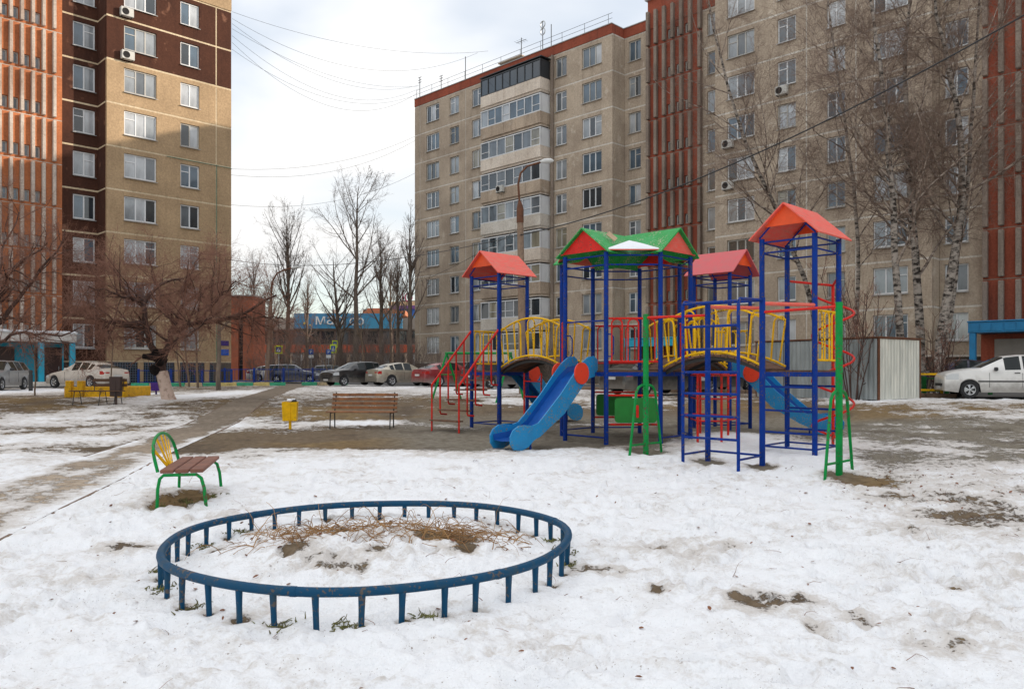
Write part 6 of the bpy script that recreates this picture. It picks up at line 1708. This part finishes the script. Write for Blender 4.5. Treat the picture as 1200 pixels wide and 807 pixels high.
for px, py, r_ in ((361, 374, 2.4), (358, 379, 1.8), (364.5, 381, 1.2)):
    c = Vector(((px - 390) * k_, -.53, zz(py))); MB().plate([c + Vector((math.sin(i * math.pi / 5), 0, math.cos(i * math.pi / 5))) * r_ * k_ * (1 if i % 2 == 0 else .45) for i in range(10)], .04).build('star', YST, bn)
sb('roof_box', 418, 470, 361, 367, 4, 6, mat('terracotta_roof', hexs((190, 120, 84)), .8, var=.3, scale=.5)); sb('roof_box', 383, 385, 360, 367, 3, 1, GRW)
YB_ = 84.0; kb = YB_ / F
BRK = empty('brick_annex', ((283 - 600) * kb, YB_, .75)); tag(BRK, 'red brick stair tower with tall narrow window beside the left block', 'building')
m = mat('red_brick_far', hexs((190, 108, 78)), .85, var=.35, scale=.6); hgt = E + (HZ - 347) * kb - .75
for a, b in ((-1.35, -.35), (.15, 1.25)): MB().box(((a + b) / 2, 2, hgt / 2), (b - a, 4, hgt)).build('wall', m, BRK)
MB().box((-.10, 2.1, hgt - 1.1), (.49, 3.8, 2.19)).build('wall', m, BRK); MB().box((-.1, 2.2, hgt / 2 - 1), (.48, 3.7, hgt - 2.2)).build('window', GL[0], BRK)
for z in (1.6, 3.0, 4.4): MB().box((-.1, .32, z), (.48, .06, .07)).build('mullion', GRW, BRK)
MB().box((-.05, 1.9, hgt + .06), (2.8, 4.3, .12)).build('coping', SILL, BRK)
YM = 130.0; km = YM / F
ML = empty('shopping_centre', ((465 - 600) * km, YM, .75)); tag(ML, 'colourful blue and purple shopping centre behind the slim poplars', 'building')
def mb_(name, pxa, pxb, pya, pyb, dy, m, parent=None):
    a, b = (pxa - 465) * km, (pxb - 465) * km; z1, z0 = E + (HZ - pya) * km - .75, E + (HZ - pyb) * km - .75
    return MB().box(((a + b) / 2, 5 + dy, (z0 + z1) / 2), (b - a, 10, z1 - z0)).build(name, m, parent or ML)
mb_('wall', 425, 500, 362, 436, .4, GRW); mb_('brick_band', 430, 468, 361, 370, .1, mat('mall_orange', hexs((190, 110, 80)), .8)); mb_('blue_panel', 466, 500, 360, 390, 0, mat('mall_blue', hexs((60, 110, 190)), .6, var=.3, scale=.3))
mb_('purple_band', 458, 500, 358, 362, -.3, mat('mall_purple', hexs((110, 70, 130)), .6)); mb_('cream_band', 455, 500, 353.5, 358, -.2, mat('mall_cream', hexs((214, 180, 140)), .7)); mb_('advert_panel', 476, 500, 370, 390, -.4, mat('mall_sky', hexs((120, 190, 220)), .5, scale=.2, col2=hexs((60, 130, 200))))
mb_('sign_base', 470, 486, 352, 354, 0, GRW)
text_part('Ю', 11 * km * 1.3, ((470 - 465) * km, -.1, E + (HZ - 353.5) * km - .75), mat('sign_magenta', hexs((190, 60, 110)), .5), ML)

# ------------------------------------------------------------------ litter on the snow: leaves, straw, green tufts
def gzz(x, y):
    r = np.clip(np.searchsorted(ys, y) - 1, 0, nr - 2); fy = np.clip((y - ys[r]) / (ys[r + 1] - ys[r]), 0, 1)
    w = wid[r] * (1 - fy) + wid[r + 1] * fy; t = x / w; c = np.clip(np.searchsorted(tt, t) - 1, 0, nc - 2); fx = np.clip((t - tt[c]) / (tt[c + 1] - tt[c]), 0, 1)
    Zg = Z.reshape(nr, nc); return (Zg[r, c] * (1 - fx) + Zg[r, c + 1] * fx) * (1 - fy) + (Zg[r + 1, c] * (1 - fx) + Zg[r + 1, c + 1] * fx) * fy
rg = np.random.RandomState(12)
N = 520
lx = np.concatenate([rg.uniform(-6, 7, N - 330), rg.normal(5.6, 1.3, 230), RC[0] + rg.normal(0, 1.3, 100)]); ly = np.concatenate([3.0 + 9.5 * rg.rand(N - 330), rg.normal(9.4, 1.0, 230), RC[1] + rg.normal(0, 1.2, 100)])
lz = gzz(lx, ly) + .004
s_ = rg.uniform(.008, .028, N); a = rg.uniform(0, 6.28, N); tl = rg.normal(0, .35, (N, 2))
prof = np.array([(-1, 0, .0), (-.3, .55, .12), (.5, .42, .15), (1.0, 0, .05), (.5, -.42, .15), (-.3, -.55, .12), (0, 0, -.02)])
ca, sa = np.cos(a)[:, None], np.sin(a)[:, None]
vx = (prof[None, :, 0] * ca - prof[None, :, 1] * sa) * s_[:, None]; vy = (prof[None, :, 0] * sa + prof[None, :, 1] * ca) * s_[:, None]
vz = prof[None, :, 2] * s_[:, None] * rg.uniform(.3, 2.0, (N, 1)) + tl[:, :1] * vx + tl[:, 1:] * vy
vz -= vz.min(1, keepdims=True)
V = np.stack([lx[:, None] + vx, ly[:, None] + vy, lz[:, None] + vz], -1).reshape(-1, 3)
Fq = (np.array([(0, 1, 6), (1, 2, 6), (2, 3, 6), (3, 4, 6), (4, 5, 6), (5, 0, 6)])[None] + (np.arange(N) * 7)[:, None, None]).reshape(-1, 3)
lf = np_mesh('fallen_leaves', V, Fq, mat('dead_leaf', hexs((140, 88, 56)), .8, scale=1.3, col2=hexs((84, 54, 38)), coords='Generated'), smooth=False)
lf['kind'] = 'stuff'; tag(lf, 'small brown fallen leaves scattered over the snow', 'leaves')
def blades(name, label, n, fx, fy, L, seg, rad, m, up, cat):
    d = rg.randn(n, 3); d[:, 2] = np.abs(d[:, 2]) * up; d /= np.linalg.norm(d, axis=1, keepdims=True)
    p = np.stack([fx, fy, gzz(fx, fy) + .004], 1); pts = [p]; ln = L * rg.uniform(.4, 1.3, n)
    for j in range(seg):
        d = d + .22 * rg.randn(n, 3) + np.array([0, 0, -.12 * j]); d /= np.linalg.norm(d, axis=1, keepdims=True); q = pts[-1] + d * (ln / seg)[:, None]
        q[:, 2] = np.maximum(q[:, 2], gzz(q[:, 0], q[:, 1]) + .006); pts.append(q)
    P = np.stack(pts, 1); V, Fq = tubes(P, np.repeat(np.linspace(1, .4, seg + 1)[None], n, 0) * rad * rg.uniform(.6, 1.3, (n, 1)), 3)
    o = np_mesh(name, V, Fq, m); o['kind'] = 'stuff'; tag(o, label, cat); return o
STRAW = mat('dry_straw', hexs((190, 148, 96)), .85, scale=3, col2=hexs((120, 84, 54)))
cl = [(-1.75, 7.25, .35, .22), (-1.35, 7.35, .45, .20), (-.75, 7.30, .40, .25), (-.45, 7.55, .25, .2), (-1.0, 7.0, .5, .18), (-1.9, 6.95, .25, .15), (-.5, 7.05, .3, .2)]
fx = np.concatenate([rg.normal(c[0], c[2], 70) for c in cl]); fy = np.concatenate([rg.normal(c[1], c[3], 70) for c in cl])
blades('dry_straw', 'tangle of dry straw lying in the round flower bed', len(fx), fx, fy, .34, 6, .0042, STRAW, .35, 'straw')
fx, fy = rg.uniform(-6, 7, 150), 3.2 + 8.5 * rg.rand(150); blades('fallen_twigs', 'thin dark twigs and stalks scattered over the snow', 150, fx, fy, .16, 4, .0022, B_ATWIG, .25, 'twigs')
GT = mat('frosted_green_tuft', hexs((118, 120, 62)), .8, scale=4, col2=hexs((84, 72, 42)))
tf = []
for a_ in (-2.55, -2.2, -1.75, -1.5, -1.2, .1, -.15, .35, 2.6, 2.9, -2.9): tf.append((RC[0] + 1.64 * math.cos(a_), RC[1] + 1.68 * math.sin(a_)))
tf += [(-3.9, 8.9), (-3.7, 9.1), (-3.55, 9.5), (-3.85, 9.4)]
fx = np.concatenate([rg.normal(c[0], .05, 34) for c in tf]); fy = np.concatenate([rg.normal(c[1], .05, 34) for c in tf]); blades('green_tufts', 'low frosted green tufts at the feet of the round rail and bench', len(fx), fx, fy, .045, 3, .006, GT, .8, 'tufts')
